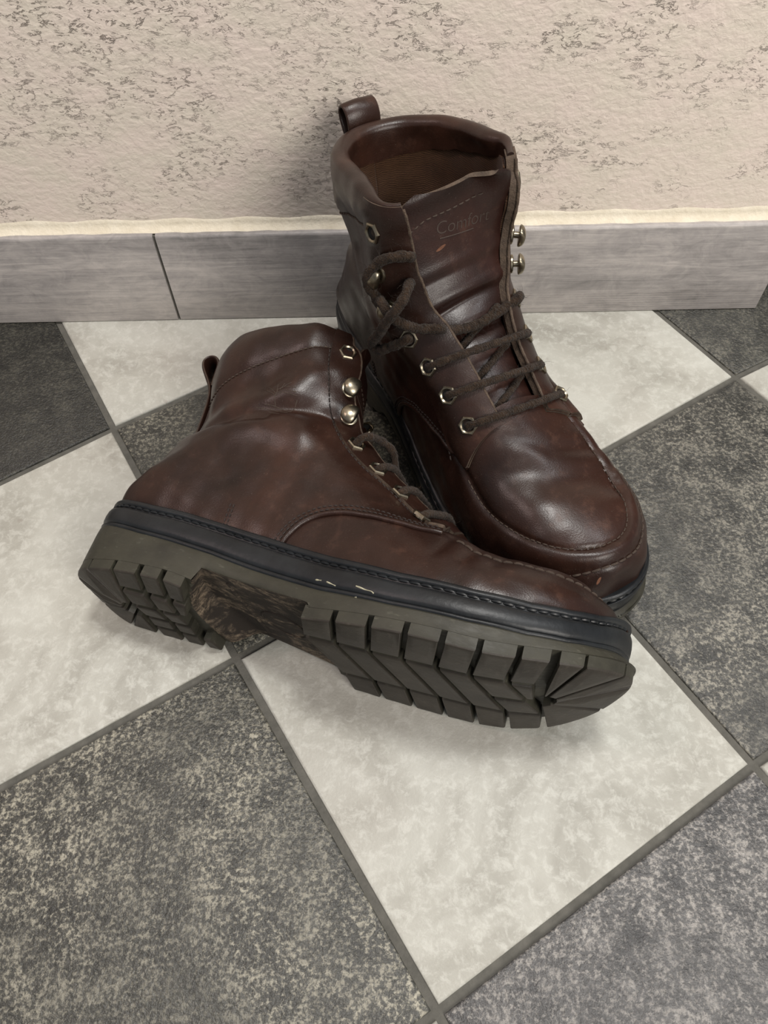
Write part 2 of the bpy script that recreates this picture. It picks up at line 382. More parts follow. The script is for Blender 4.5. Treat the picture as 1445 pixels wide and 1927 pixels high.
# caulk bead over the top edge of the baseboard
nb = 200; V = []; F = []
for i in range(nb + 1):
    x = -1.15 + (XE + 1.15) * i / nb
    w = 0.0050 + 0.0006 * math.sin(i * 1.7) * math.sin(i * 0.37); hh = 0.0060 + 0.0010 * math.sin(i * 0.9 + 1)
    for y, z in ((0.0087 - w, 0.0757), (0.0087 - w * 0.75, 0.0768), (0.0087 - w * 0.4, 0.0782), (0.0087 - w * 0.12, 0.0805), (0.0086, 0.0780 + hh), (0.012, 0.0780 + hh), (0.012, 0.0757)):
        q = wall_xy(x, y); V.append((q[0], q[1], z))
F = [[i * 7 + k, i * 7 + k + 1, i * 7 + 8 + k, i * 7 + 7 + k] for i in range(nb) for k in range(6)]
ck = mesh_obj('trim_1', V, [f[::-1] for f in F], CAULK, angle=180); ck['kind'] = 'structure'
dp = mesh_obj('trim_2', *box_along(XE + 0.006, XE + 0.30, 0.03, 0.10, 0.0, 0.95), BLACK, smooth=False); dp['kind'] = 'structure'
# ------------------------------------------------------------------ boots
# a boot is drawn in millimetres as a right boot: x heel to toe, y towards the inner side, z up; a left boot is its mirror image
OUT_L = [(0, 0), (1.5, -9), (5, -18), (14, -28), (30, -34.5), (50, -37.5), (80, -38.5), (110, -40), (143, -46), (170, -52.5), (198, -56), (225, -55), (250, -49), (268, -40), (281, -28), (289, -14), (292, 0)]
OUT_M = [(289.5, 11), (283, 22), (272, 33), (256, 42), (235, 47.5), (208, 49), (178, 46.5), (150, 42), (110, 35), (80, 34), (50, 33.5), (30, 31), (14, 26), (5, 17), (1.5, 9)]
OUT = curve(OUT_L + OUT_M, 260, True)                       # outline of the sole, clockwise seen from below
_t = np.roll(OUT, -1, 0) - np.roll(OUT, 1, 0); _t /= np.linalg.norm(_t, axis=1)[:, None]
OUTN = np.stack([_t[:, 1], -_t[:, 0]], 1)
if ((OUT - OUT.mean(0)) * OUTN).sum() < 0: OUTN = -OUTN
def offs(d, toe=0.0):
    p = OUT + OUTN * (d + toe * sm(OUT[:, 0], 250, 290))[:, None]
    for _ in range(2): p = 0.25 * np.roll(p, 1, 0) + 0.5 * p + 0.25 * np.roll(p, -1, 0)
    return p
ZX = [0, 10, 40, 60, 85, 110, 150, 185, 220, 245, 262, 275, 285, 292]
def zw(x): return np.interp(x, ZX, [53, 52, 48, 47, 44.5, 41.6, 34.8, 30.6, 29.8, 31.6, 35.2, 40, 46.5, 51.5])          # top of the welt
def zm(x): return np.interp(x, ZX, [35, 33.5, 29, 27.5, 25, 21, 15.2, 13, 13, 15, 18.5, 23, 27.5, 31])            # joint of midsole and outsole
def zb(x, y):                                                                                                   # tread face: toe spring, worn outer heel
    x = np.asarray(x, float); y = np.asarray(y, float)
    return 20.0 * np.clip((x - 215) / 77, 0, None) ** 2.6 + 7.5 * np.clip((24 - x) / 24, 0, 1) ** 1.8 + 6.3 * sm(-y, 8, 38) * (1 - sm(x, 60, 110)) + 1.0 * sm(-y, 36, 56) * sm(x, 120, 150) + 2.6 * sm(-y, 20, 50) * sm(x, 222, 262)
def zt(x, t, y=0.0):
    """height in the sole: 0 tread, 0.6 joint, 1 welt"""
    return zm(x) + (zw(x) - zm(x)) * (t - 0.6) / 0.4 if t >= 0.6 else zb(x, y) + (zm(x) - zb(x, y)) * t / 0.6
def ring(d, t):
    p = offs(d); return np.column_stack([p, zt(p[:, 0], t, p[:, 1])])
def loft(rings, cap0=False, cap1=False):
    n = len(rings[0]); V = np.concatenate(rings)
    F = [[r * n + i, r * n + (i + 1) % n, (r + 1) * n + (i + 1) % n, (r + 1) * n + i] for r in range(len(rings) - 1) for i in range(n)]
    if cap0: F.append(list(range(n))[::-1])
    if cap1: F.append([(len(rings) - 1) * n + i for i in range(n)])
    return V, F

# --- upper: stations of a fan of cross-sections from toe to collar: top (x,z), bottom (x,z), half widths from bottom to top
ST = [
 ((285.5, 61), (285.5, 52), [15.5, 15.5, 15, 14, 12.5, 10, 7, 4, 0]),
 ((282, 65.5), (282, 51.5), [22, 22.5, 22.5, 21.5, 19.5, 16, 11, 6.5, 0]),
 ((274, 70), (274, 49.5), [30, 31.5, 32, 31, 28.5, 24, 18, 10, 0]),
 ((260, 74), (260, 46.5), [39.5, 41.5, 42.5, 41.5, 38.5, 34, 27, 15, 0]),
 ((242, 76.5), (242, 43.5), [46, 48, 49, 48, 45, 40, 31, 17, 0]),
 ((220, 80), (220, 41.5), [49.5, 51.5, 52, 50.5, 47, 41, 31, 16, 0]),
 ((202, 86), (202, 41), [49.5, 51, 51.5, 49.5, 46, 40, 31, 16, 0]),
 ((189, 92.5), (178, 42), [46.5, 48, 48.5, 46.5, 43.5, 38.5, 30, 16, 0]),
 ((171, 103), (150, 43.5), [41.5, 43, 43.5, 42.5, 40.5, 37, 31, 17, 0]),
 ((155, 113), (118, 46), [36, 37.5, 39, 39, 38.5, 36.5, 32, 18, 0]),
 ((143, 123.5), (82, 48.5), [34, 35.5, 37.5, 38.5, 39, 38, 34, 20, 0]),
 ((136, 131), (48, 51), [31, 33.5, 36.5, 38.5, 39.5, 39.5, 36, 22, 0]),
 ((132, 140), (20, 52.5), [25, 30, 36, 38.5, 39.5, 40, 38, 25, 0]),
 ((130, 146), (10, 53), [15, 25, 34.5, 38.5, 39.5, 40.5, 39, 26, 0]),
 ((129, 149), (7, 54), [3, 22, 33.5, 38, 39.5, 40.5, 39, 27, 0]),
 ((128, 152), (7, 63), [0, 13, 28, 36.5, 39.5, 40.5, 39.5, 28, 0]),
 ((127, 158), (10, 80), [0, 11, 24.5, 34, 38.5, 41, 40, 29, 0]),
 ((126, 165), (17, 98), [0, 11, 23.5, 33, 38.5, 42, 41.5, 31, 0]),
 ((125, 172), (25.5, 113), [0, 12, 25, 35, 40.5, 43, 42.5, 32, 0]),
 ((124.5, 178), (26.5, 128), [0, 15.5, 29.5, 38.5, 43, 44.5, 43.5, 33, 0]),
 ((124, 182), (24, 144), [0, 17, 31.5, 40.5, 44, 45, 44, 34, 0]),
 ((123.5, 186), (21.5, 158), [0, 18, 33, 42, 45, 45.5, 44, 34, 0]),
 ((123, 187.5), (20.5, 166.5), [0, 17.5, 32.5, 41.5, 44.5, 45, 43.5, 34, 0]),
]
NU, NH = 330, 100
def stations():
    T = np.array([s[0] for s in ST], float); B = np.array([s[1] for s in ST], float)
    B[:14, 1] = zw(B[:14, 0]) - 4; B[14, 1] = 53; Y = np.array([s[2] for s in ST], float)
    mid = 0.5 * (T + B)
    t = np.concatenate([[0], np.cumsum(0.6 * np.linalg.norm(np.diff(B, axis=0), axis=1) + 0.4 * np.linalg.norm(np.diff(mid, axis=0), axis=1) + 2)])
    return T, B, Y, t
_T, _B, _Y, _t0 = stations()
GAP_T = _t0[[0, 6, 7, 8, 9, 10, 11, 12, 15, 17, 19, 22]]
GAP_Y = [10, 13, 15, 16, 17, 19.5, 23, 26, 29, 31, 33, 35]

SEAM = curve([(172, 36), (194, 38), (217, 39), (238, 35.5), (256, 27), (267, 14), (271, 0), (268, -13), (257, -23.5), (238, -30), (217, -32.5), (194, -31.5), (172, -29)], 120)
SEAMC = np.concatenate([SEAM, [(150, -29), (150, 36)]])
def gauss(d, s): return np.exp(-(d / s) ** 2)
def seg_d(P, poly):
    d = np.full(len(P), 1e9); poly = np.asarray(poly, float)
    for p, q in zip(poly[:-1], poly[1:]):
        e = q - p; w = P - p; t = np.clip((w @ e) / (e @ e), 0, 1); d = np.minimum(d, np.linalg.norm(w - t[:, None] * e, axis=1))
    return d

class Upper:
    def __init__(s, lying):
        tt = np.linspace(0, _t0[-1], NU)
        # closer rows at the toe
        tt = np.concatenate([np.linspace(0, _t0[2], 40)[:-1], np.linspace(_t0[2], _t0[-1], NU - 39)])
        T = spline(_t0, _T, tt); B = spline(_t0, _B, tt); Y = spline(_t0, _Y, tt)
        Y = np.clip(Y, 0, None)
        th = np.linspace(0, 1, NH + 1); lam = (1 - np.cos(np.pi * th)) / 2
        full = spline(np.linspace(-1, 1, 17), np.concatenate([-Y, Y[:, -2::-1]], 1).T, np.concatenate([th - 1, (1 - th)[::-1][1:]]) if False else np.linspace(-1, 1, 2 * NH + 1)).T
        lamf = np.concatenate([lam, lam[::-1][1:]])
        med = np.interp(tt, _t0[[0, 2, 4, 6, 8, 10, 12, 22]], [0.93, 0.92, 0.90, 0.90, 0.93, 0.97, 1, 1])
        lfrac = lamf[None, :]
        shaft = np.interp(tt, _t0[[8, 10, 11, 16]], [0, 0.35, 0.75, 1])[:, None]
        fm_ = 1 + shaft * (-0.15 * (1 - sm(lfrac, 0.45, 0.85)) + 0.04 * sm(lfrac, 0.7, 0.9)); fl_ = 1 + shaft * (-0.03 * (1 - sm(lfrac, 0.5, 0.8)) - 0.15 * sm(lfrac, 0.65, 0.9))
        fl_ = fl_ * (1 - 0.10 * np.interp(tt, _t0[[6, 8, 10, 12]], [0, 1, 1, 0])[:, None] * sm(lfrac, 0.6, 0.9))
        fm_ = fm_ * (1 + np.interp(tt, _t0[[7, 9, 10, 13, 16, 18, 21]], [0, 0.09, 0.11, 0.17, 0.10, 0, -0.07])[:, None] * sm(lfrac, 0.6, 0.88))
        fl_ = fl_ * (1 - 0.09 * np.interp(tt, _t0[[17, 20]], [0, 1])[:, None] * sm(lfrac, 0.65, 0.9))
        y = np.where(full > 0, full * med[:, None] * fm_, full * fl_)
        X = B[:, None, 0] + (T - B)[:, None, 0] * lamf; Z = B[:, None, 1] + (T - B)[:, None, 1] * lamf
        # the inner side of the instep stands higher than the outer side
        k = sm(X, 125, 165) * (1 - 0.45 * sm(X, 225, 275)) * np.clip((Z - 48) / 40, 0, 1)
        Z = Z + 0.19 * y * k
        P = np.stack([X, y, Z], -1)
        fr = []
        for a in (90, 66, 44, 22):                             # rounded front wall of the toe
            q = P[0].copy(); c, sn = math.cos(math.radians(a)), math.sin(math.radians(a)); q[:, 0] += 2.6 * sn; q[:, 1] *= 0.86 + 0.14 * c; q[:, 2] = 46 + (q[:, 2] - 46) * c; fr.append(q)
        P = np.concatenate([np.array(fr), P]); tt = np.concatenate([[-4, -3, -2, -1], tt])
        for _ in range(40): P[1:44] = 0.25 * P[:43] + 0.5 * P[1:44] + 0.25 * P[2:45]
        s.P = P; s.t = tt; s.nu = len(tt); s.nt = 2 * NH + 1
        s.gap = np.repeat(np.interp(tt, GAP_T, GAP_Y)[:, None], s.nt, 1)
        s.N = s.normals(s.P); s.shape(lying); s.N = s.normals(s.P)
        i = np.arange(s.nu - 1)[:, None] * s.nt + np.arange(s.nt - 1)
        s.Q = np.stack([i, i + 1, i + 1 + s.nt, i + s.nt], -1).reshape(-1, 4)
        s.V = s.P.reshape(-1, 3); s.Nf = s.N.reshape(-1, 3); s.gapf = s.gap.reshape(-1); s.tf = np.repeat(tt, s.nt)
        s.masks()
    def normals(s, P):
        a = np.gradient(P, axis=0); b = np.gradient(P, axis=1); n = np.cross(b, a)
        l = np.linalg.norm(n, axis=2, keepdims=True); n = n / np.maximum(l, 1e-9)
        c = P - np.array([0, 0, 0]); ax = np.zeros_like(P)
        sgn = np.sign(n[s.nu // 2, NH // 2, 1] * -1) or 1
        n = n * sgn
        n[0] = n[1]
        return n
    def shape(s, lying):
        V = s.P.reshape(-1, 3).copy(); N = s.N.reshape(-1, 3); d = np.zeros(len(V))
        x, y, z = V.T
        sd = -poly_sd(V[:, :2], SEAMC)                       # >0 outside the apron
        topside = sm(N[:, 2], -0.25, 0.15) * sm(x, 166, 186)
        d += topside * (1.9 * gauss(sd - 4.2, 3.4) - 1.3 * gauss(sd, 0.9) - 0.5 * gauss(sd - 9.5, 1.0)) * np.clip(1 - sm(sd, 14, 18), 0, 1)
        # flex creases across the vamp
        cr = seg_d(V[:, :2], [(203, 34), (226, 8), (240, -26)]); top = sm(N[:, 2], 0.2, 0.7)
        d += -2.4 * gauss(cr, 9.5) * top * (sd < 3)
        cr = seg_d(V[:, :2], [(196, 14), (212, -4), (216, -28)]); d += -0.9 * gauss(cr, 5) * top * (sd < 3)
        cr = seg_d(V[:, :2], [(188, 40), (206, 46), (222, 52)]); d += -0.8 * gauss(cr, 3.0) * (y > 20)
        for px, py, a, w in ((200, -48, -0.8, 3), (213, -50, -0.7, 3), (226, -50, -0.5, 3)):
            d += a * gauss(x - px - 0.3 * (z - 55), w) * (y < -20) * sm(z, 42, 50) * (1 - sm(z, 60, 70))
        XZ = V[:, [0, 2]]
        side = sm(np.abs(y), 6, 16)
        # ankle folds
        if lying:
            c1 = seg_d(XZ, [(33, 108), (52, 112), (75, 118), (98, 124), (116, 126)]); d += -4.4 * gauss(c1, 6.0) * side
            c2 = seg_d(XZ, [(70, 104), (88, 106), (104, 106)]); d += 3.0 * gauss(c2, 9) * side * (y < 0)
            c3 = seg_d(XZ, [(62, 108), (70, 110), (80, 112)]); d += -2.6 * gauss(c3, 3.2) * side * (y < 0)
            c4 = seg_d(XZ, [(72, 120), (92, 140), (108, 152)]); d += 2.0 * gauss(c4, 9) * side
            c5 = seg_d(XZ, [(50, 96), (66, 84), (74, 70)]); d += -1.0 * gauss(c5, 5) * side
            c6 = seg_d(XZ, [(40, 125), (58, 138), (72, 144)]); d += -1.6 * gauss(c6, 9) * side
        else:
            c1 = seg_d(XZ, [(33, 112), (60, 110), (90, 112), (112, 122)]); d += -2.2 * gauss(c1, 7.0) * side
            c2 = seg_d(XZ, [(52, 150), (66, 128), (84, 108), (100, 92)]); d += 2.6 * gauss(c2, 7) * side * (y > 0)
            c3 = seg_d(XZ, [(60, 96), (86, 84)]); d += -1.2 * gauss(c3, 5) * side
        d += 0.25 * np.sin(x * 0.31 + z * 0.17) * np.sin(z * 0.23 - x * 0.11 + 1) * side
        V += N * d[:, None]
        if lying:                                              # pressed flat where it rests on the floor and against the other boot
            x, y, z = V.T
            V[:, 2] -= 8.0 * sm(z, 60, 76) * np.exp(-((x - 188) / 26) ** 2) * sm(-y, 2, 16) + 3.0 * sm(z, 85, 100) * np.exp(-((x - 138) / 20) ** 2) * sm(-y, 2, 16)
            V[:, 2] -= np.clip((z - 40) / 32, 0, 1.2) * (10.5 * sm(x, 190, 226) + 7 * sm(y, -30, 2) * sm(x, 205, 240))
            V[:, 1] *= 1 - 0.26 * sm(y, 8, 30) * sm(z, 95, 140)
        s.P = V.reshape(s.P.shape)
    def masks(s):
        V = s.V; x, y, z = V.T; XZ = V[:, [0, 2]]
        s.VL = {-1: curve([(117, 28), (119.5, 42), (124, 51), (131, 57.5), (143, 62), (157, 63), (173, 62), (187, 60.5), (196, 60.5)], 50),
                1: curve([(117, 28), (119, 44), (124, 55), (134, 63), (150, 68.5), (168, 71), (184, 71.5), (195, 71)], 50)}
        gv = {k: poly_sd(XZ, np.concatenate([c, [(194, 76), (191, 92), (190, 120), (330, 120), (330, 0), (117, 0)]])) for k, c in s.VL.items()}
        s.gv = np.where(y < 0, gv[-1], gv[1])                 # >0 vamp
        s.sd = -poly_sd(V[:, :2], SEAMC)
        lf = np.tile(np.concatenate([np.linspace(0, 1, NH + 1), np.linspace(1, 0, NH + 1)[1:]]), s.nu)
        s.go = np.where(lf < 0.45, 40.0, np.abs(y) - s.gapf)                             # >0 behind the front edge
        K = curve([(188, 64.5), (176, 74), (160, 86), (144, 95.5), (127, 109), (114, 127), (108, 143), (101, 168), (98, 195)], 60)
        s.K = K
        s.ge = poly_sd(XZ, np.concatenate([K, [(300, 195), (300, 64.5)]]))
        s.ic = int(np.searchsorted(s.t, _t0[19] + 0.25 * (_t0[20] - _t0[19])))      # first row of the collar
    def part(s, g, t0, t1, blunt=None):
        v, n, f = clip(s.V, s.Nf, s.Q, g)
        if blunt is not None: t1 = blunt(v)
        return thicken(v, n, f, t0, t1)

def side_hit(bvh, x, z, sgn):
    h = bvh.ray_cast(Vector((x, sgn * 120, z)), Vector((0, -sgn, 0)))
    return (np.array(h[0]), np.array(h[1])) if h[0] is not None else None
def top_hit(bvh, x, y):
    h = bvh.ray_cast(Vector((x, y, 160)), Vector((0, 0, -1)))
    return (np.array(h[0]), np.array(h[1])) if h[0] is not None else None
def stitches(path, nrm, length=2.3, gap=0.9, r=0.42, lift=0.12):
    q = np.asarray(path); L = plen(q); n = max(1, int(L / (length + gap))); s = np.concatenate([[0], np.cumsum(np.linalg.norm(np.diff(q, axis=0), axis=1))])
    out = []
    def at(a): return np.array([np.interp(a, s, q[:, k]) for k in range(3)]), np.array([np.interp(a, s, nrm[:, k]) for k in range(3)])
    for i in range(n):
        a = i * (length + gap); pts = []
        for u, h in ((0, -0.35), (0.25, 0.25), (0.75, 0.25), (1, -0.35)):
            p, nn = at(a + u * length); pts.append(p + nn * (lift + h * r))
        out.append(tube(pts, [r * 0.6, r, r, r * 0.6], 6))
    return cat(out)
def on_side(bvh, xz, sgn, n=None, lift=0.0):
    P = []; N = []
    for x, z in xz:
        h = side_hit(bvh, x, z, sgn)
        if h: P.append(h[0] + h[1] * lift); N.append(h[1])
    return np.array(P), np.array(N)

def basis(n, upv):
    n = n / np.linalg.norm(n); u = upv - n * (n @ upv); u /= np.linalg.norm(u); return n, u, np.cross(u, n)
def hex_eyelet(p, n, upv, r=5.2, rh=3.2):
    n, u, v = basis(n, upv); prof = [(r, -0.6), (r, 0.55), (r - 0.6, 1.15), (rh + 0.7, 1.15), (rh, 0.5), (rh, -1.4)]
    V = []; K = 24
    for k, (rr, h) in enumerate(prof):
        for j in range(K):
            a = 2 * math.pi * j / K
            w = rr
            if k < 3:
                b = (a % (math.pi / 3)) - math.pi / 6; w = rr * math.cos(math.pi / 6) / math.cos(b) * 1.05
            V.append(p + n * h + (u * math.sin(a) + v * math.cos(a)) * w)
    F = [[k * K + j, k * K + (j + 1) % K, (k + 1) * K + (j + 1) % K, (k + 1) * K + j] for k in range(len(prof) - 1) for j in range(K)]
    hole = [p + n * -0.05 + (u * math.sin(2 * math.pi * j / K) + v * math.cos(2 * math.pi * j / K)) * (rh + 0.02) for j in range(K)]
    return np.array(V), F, np.array(hole), [list(range(K))]
def lace_hook(p, n, upv, fwd):
    """speed hook: washer, stem and a half-round cap open towards the front edge"""
    n, u, v = basis(n, upv); f = fwd - n * (fwd @ n); f /= np.linalg.norm(f); g = np.cross(n, f)
    K = 22; V = []; 
    prof = [(5.0, -0.4), (5.0, 0.5), (4.5, 0.9), (2.0, 0.9), (1.7, 1.2), (1.7, 4.6)]
    for rr, h in prof:
        for j in range(K):
            a = 2 * math.pi * j / K; V.append(p + n * h + (f * math.cos(a) + g * math.sin(a)) * rr)
    F = [[k * K + j, k * K + (j + 1) % K, (k + 1) * K + (j + 1) % K, (k + 1) * K + j] for k in range(len(prof) - 1) for j in range(K)]
    base = (np.array(V), F)
    # cap: dome with a flat front side, tilted so it overhangs the rear
    c = p + n * 4.2 + f * 0.6; R = 6.0; cap = []
    rows = 7
    def ptc(rr, a, h):
        ca, sa = math.cos(a), math.sin(a); xx = rr * ca; yy = rr * sa
        if xx > 2.9: xx = 2.9 + (xx - 2.9) * 0.25
        return c + f * xx + g * yy + n * h
    for i in range(rows + 1):
        t = i / rows * math.pi / 2
        rr = R * math.cos(t) if i < rows else 0.05; h = 3.4 * math.sin(t)
        for j in range(K): cap.append(ptc(rr, 2 * math.pi * j / K, h))
    for j in range(K): cap.append(ptc(R * 0.85, 2 * math.pi * j / K, -0.5))
    Fc = [[k * K + j, k * K + (j + 1) % K, (k + 1) * K + (j + 1) % K, (k + 1) * K + j] for k in range(rows) for j in range(K)]
    m0 = (rows + 1) * K
    Fc += [[m0 + j, m0 + (j + 1) % K, (j + 1) % K, j] for j in range(K)] + [[m0 + j for j in range(K)][::-1]]
    return base, (np.array(cap), Fc)

EYE = {1: [(183, 91.5), (166, 100.5), (149, 108), (133.5, 117), (122, 132), (115, 150), (110.5, 171)], -1: [(182, 80), (166.5, 92), (150, 102), (134, 115), (124, 131), (119, 146), (111, 172)]}

# --- tread: grooves as zigzag lines across the sole; lugs fill the strips between them
def tread():
    inner = offs(-0.6)
    def edge_y(x, side):            # outline y at x, side -1 outer, +1 inner
        p = inner[(inner[:, 1] * side) > 0] if True else inner
        o = np.argsort(p[:, 0]); return float(np.interp(x, p[o, 0], p[o, 1]))
    lugs = []
    def add(poly, g=1.35, dz=0.0): lugs.append((np.asarray(poly, float), g, dz))
    # forefoot: seven zigzag bars
    gl = [145, 162, 179, 195.5, 212, 228, 245, 261]
    gx = lambda k, y: None
    lines = []
    for k, x0 in enumerate(gl):
        b = x0 - 1 - 0.15 * k; sl = 12.5 + 0.9 * k
        e = edge_y(x0, -1) if x0 < 285 else -20
        a = [(x0 + 1.0, -62), (b - 3, -26), (b - 3 + sl, 19), (b - 1 + sl, 60)]
        if k == 7: a = [(x0 + 1, -62), (253, -24), (254.5, 0), (263, 23), (266, 60)]
        lines.append(np.array(a, float))
    for k in range(7):
        A, Bn = lines[k], lines[k + 1]
        add([A[0], A[1], Bn[1], Bn[0]])
        if k < 5:
            m1 = (A[1] + A[2]) / 2; m2 = (Bn[1] + Bn[2]) / 2
            add([A[1] + (0, 0.7), A[2] - (0, 0.7), Bn[2] - (0, 0.7), Bn[1] + (0, 0.7)])
            add([A[2], A[3], Bn[3], Bn[2]])
        elif k == 5:
            m1 = A[1] * 0.45 + A[2] * 0.55; m2 = Bn[1] * 0.45 + Bn[2] * 0.55
            add([A[1] + (0, 0.7), m1 - (0, 0.5), m2 - (0, 0.5), Bn[1] + (0, 0.7)])
            add([m1 + (0, 0.5), A[2] - (0, 0.7), Bn[2] - (0, 0.7), m2 + (0, 0.5)]); add([A[2], A[3], Bn[3], Bn[2]])
        else:
            add([A[1] + (0, 0.7), (A[1] * 0.5 + A[2] * 0.5) - (0, 0.5), (254, -3), (252.5, -23)]); add([(A[1] * 0.5 + A[2] * 0.5) + (0, 0.5), A[2] - (0, 0.6), (262, 20), (254.8, 1)])
    c = np.array((255.5, -2.0)); rays = [(262, -62), (279, -56), (300, -26), (302, 0), (292, 30), (262.5, 60)]
    for a, b in zip(rays[:-1], rays[1:]):
        ua = np.array(a) - c; ub = np.array(b) - c; ua /= np.linalg.norm(ua); ub /= np.linalg.norm(ub)
        add([c + ua * 7, np.array(a), np.array(b), c + ub * 7], 0.8)
    # heel: three outer bars, three inner bars, fan at the back
    hx = [36, 52.5, 66, 82.5]
    for k in range(3):
        s1 = 3 + k; q0, q1 = hx[k], hx[k + 1]
        add([(q0, -60), (q0 - 1, -22), (q1 - 2 - (5 if k == 2 else 0), -22), (q1 + (1 if k == 2 else 0), -60)])
        add([(q0 - 1, -21), (q0 + 2, -9), (q1 + (-9.3 if k == 2 else 1), -9), (q1 - 2 - (5 if k == 2 else 0), -21)])
        add([(q0 + 2, -8), (q0 + 4, 5), (q1 + (-9.5 if k == 2 else 3), 5), (q1 + (-9.3 if k == 2 else 1), -8)])
        add([(q0 + 4, 6), (q0 + 3, 19), (q1 + (-7.5 if k == 2 else 2), 19), (q1 + (-9.5 if k == 2 else 3), 6)])
        add([(q0 + 3, 20), (q0 + 1, 60), (q1 + (3.5 if k == 2 else 0), 60), (q1 + (-7.3 if k == 2 else 2), 20)])
    c = np.array((37.0, 0.0)); rays = [(34, -60), (8, -48), (-16, -22), (-20, 2), (-14, 26), (10, 48), (36, 60)]
    for a, b in zip(rays[:-1], rays[1:]):
        ua = np.array(a) - c; ub = np.array(b) - c; ua /= np.linalg.norm(ua); ub /= np.linalg.norm(ub)
        add([c + ua * 8, np.array(a), np.array(b), c + ub * 8], 0.75)
    out = []
    for poly, g, dz in lugs:
        ar = sum(poly[i][0] * poly[(i + 1) % len(poly)][1] - poly[(i + 1) % len(poly)][0] * poly[i][1] for i in range(len(poly)))
        if ar < 0: poly = poly[::-1]
        # shrink by the half groove
        n = len(poly); q = []
        for i in range(n):
            p0, p, p1 = poly[i - 1], poly[i], poly[(i + 1) % n]
            a = (p - p0) / np.linalg.norm(p - p0); b = (p1 - p) / np.linalg.norm(p1 - p)
            na = np.array([-a[1], a[0]]); nb_ = np.array([-b[1], b[0]]); q.append(p + (na + nb_) * g / max(0.35, 1 + na @ nb_))
        out.append(np.array(q))
    return out


def cut_outline(poly):
    """sole outline cut by a convex lug polygon (counter-clockwise)"""
    sub = [tuple(p) for p in offs(-0.2, 3.7)]
    n = len(poly)
    for i in range(n):
        a = poly[i]; b = poly[(i + 1) % n]; e = b - a; out = []
        f = lambda p: e[0] * (p[1] - a[1]) - e[1] * (p[0] - a[0])
        for k in range(len(sub)):
            p, q = sub[k - 1], sub[k]; fp, fq = f(p), f(q)
            if (fp >= 0) != (fq >= 0):
                t = fp / (fp - fq); out.append((p[0] + t * (q[0] - p[0]), p[1] + t * (q[1] - p[1])))
            if fq >= 0: out.append(q)
        sub = out
        if len(sub) < 3: return None
    return np.array(sub)
def lug_mesh(q, hgt=7.4):
    q = resample(np.concatenate([q, q[:1]]), max(10, min(30, len(q))) + 1)[:-1] if len(q) > 30 else q
    c = q.mean(0)
    def at(p, h): return np.column_stack([p, zb(p[:, 0], p[:, 1]) + h])
    L = np.linalg.norm(q - c, axis=1)[:, None]
    ins = lambda d: c + (q - c) * np.clip(1 - d / L, 0.3, 1)
    R = [at(q, hgt), at(q, 1.0), at(ins(0.35), 0.3), at(ins(1.1), 0.0), at(c + (q - c) * 0.5, 0.0)]
    V, F = loft(R); V = np.concatenate([V, at(c[None], 0.0)]); n = len(q); o = 4 * n
    F = F + [[o + (i + 1) % n, o + i, 5 * n] for i in range(n)][::1]
    F = [f[::-1] for f in F]
    ar = sum(q[i][0] * q[(i + 1) % n][1] - q[(i + 1) % n][0] * q[i][1] for i in range(n))
    if ar < 0: F = [f[::-1] for f in F]
    return V, F
def step_x(y): return 84 - 10 * np.clip(1 - (np.abs(y + 1) / 40) ** 2, 0, 1)
def base_z(x, y):
    x = np.asarray(x, float); a = sm(x, step_x(y) - 1.2, step_x(y) + 1.2 + 15 * sm(y, -22, 34)); b = sm(x, 145.0, 147.0)
    sh = np.interp(x, [72, 84, 147], [18.5, 17.5, 9.2])
    lo = zb(x, y) + 6.2
    return lo * (1 - a) + sh * a * (1 - b) + lo * a * b
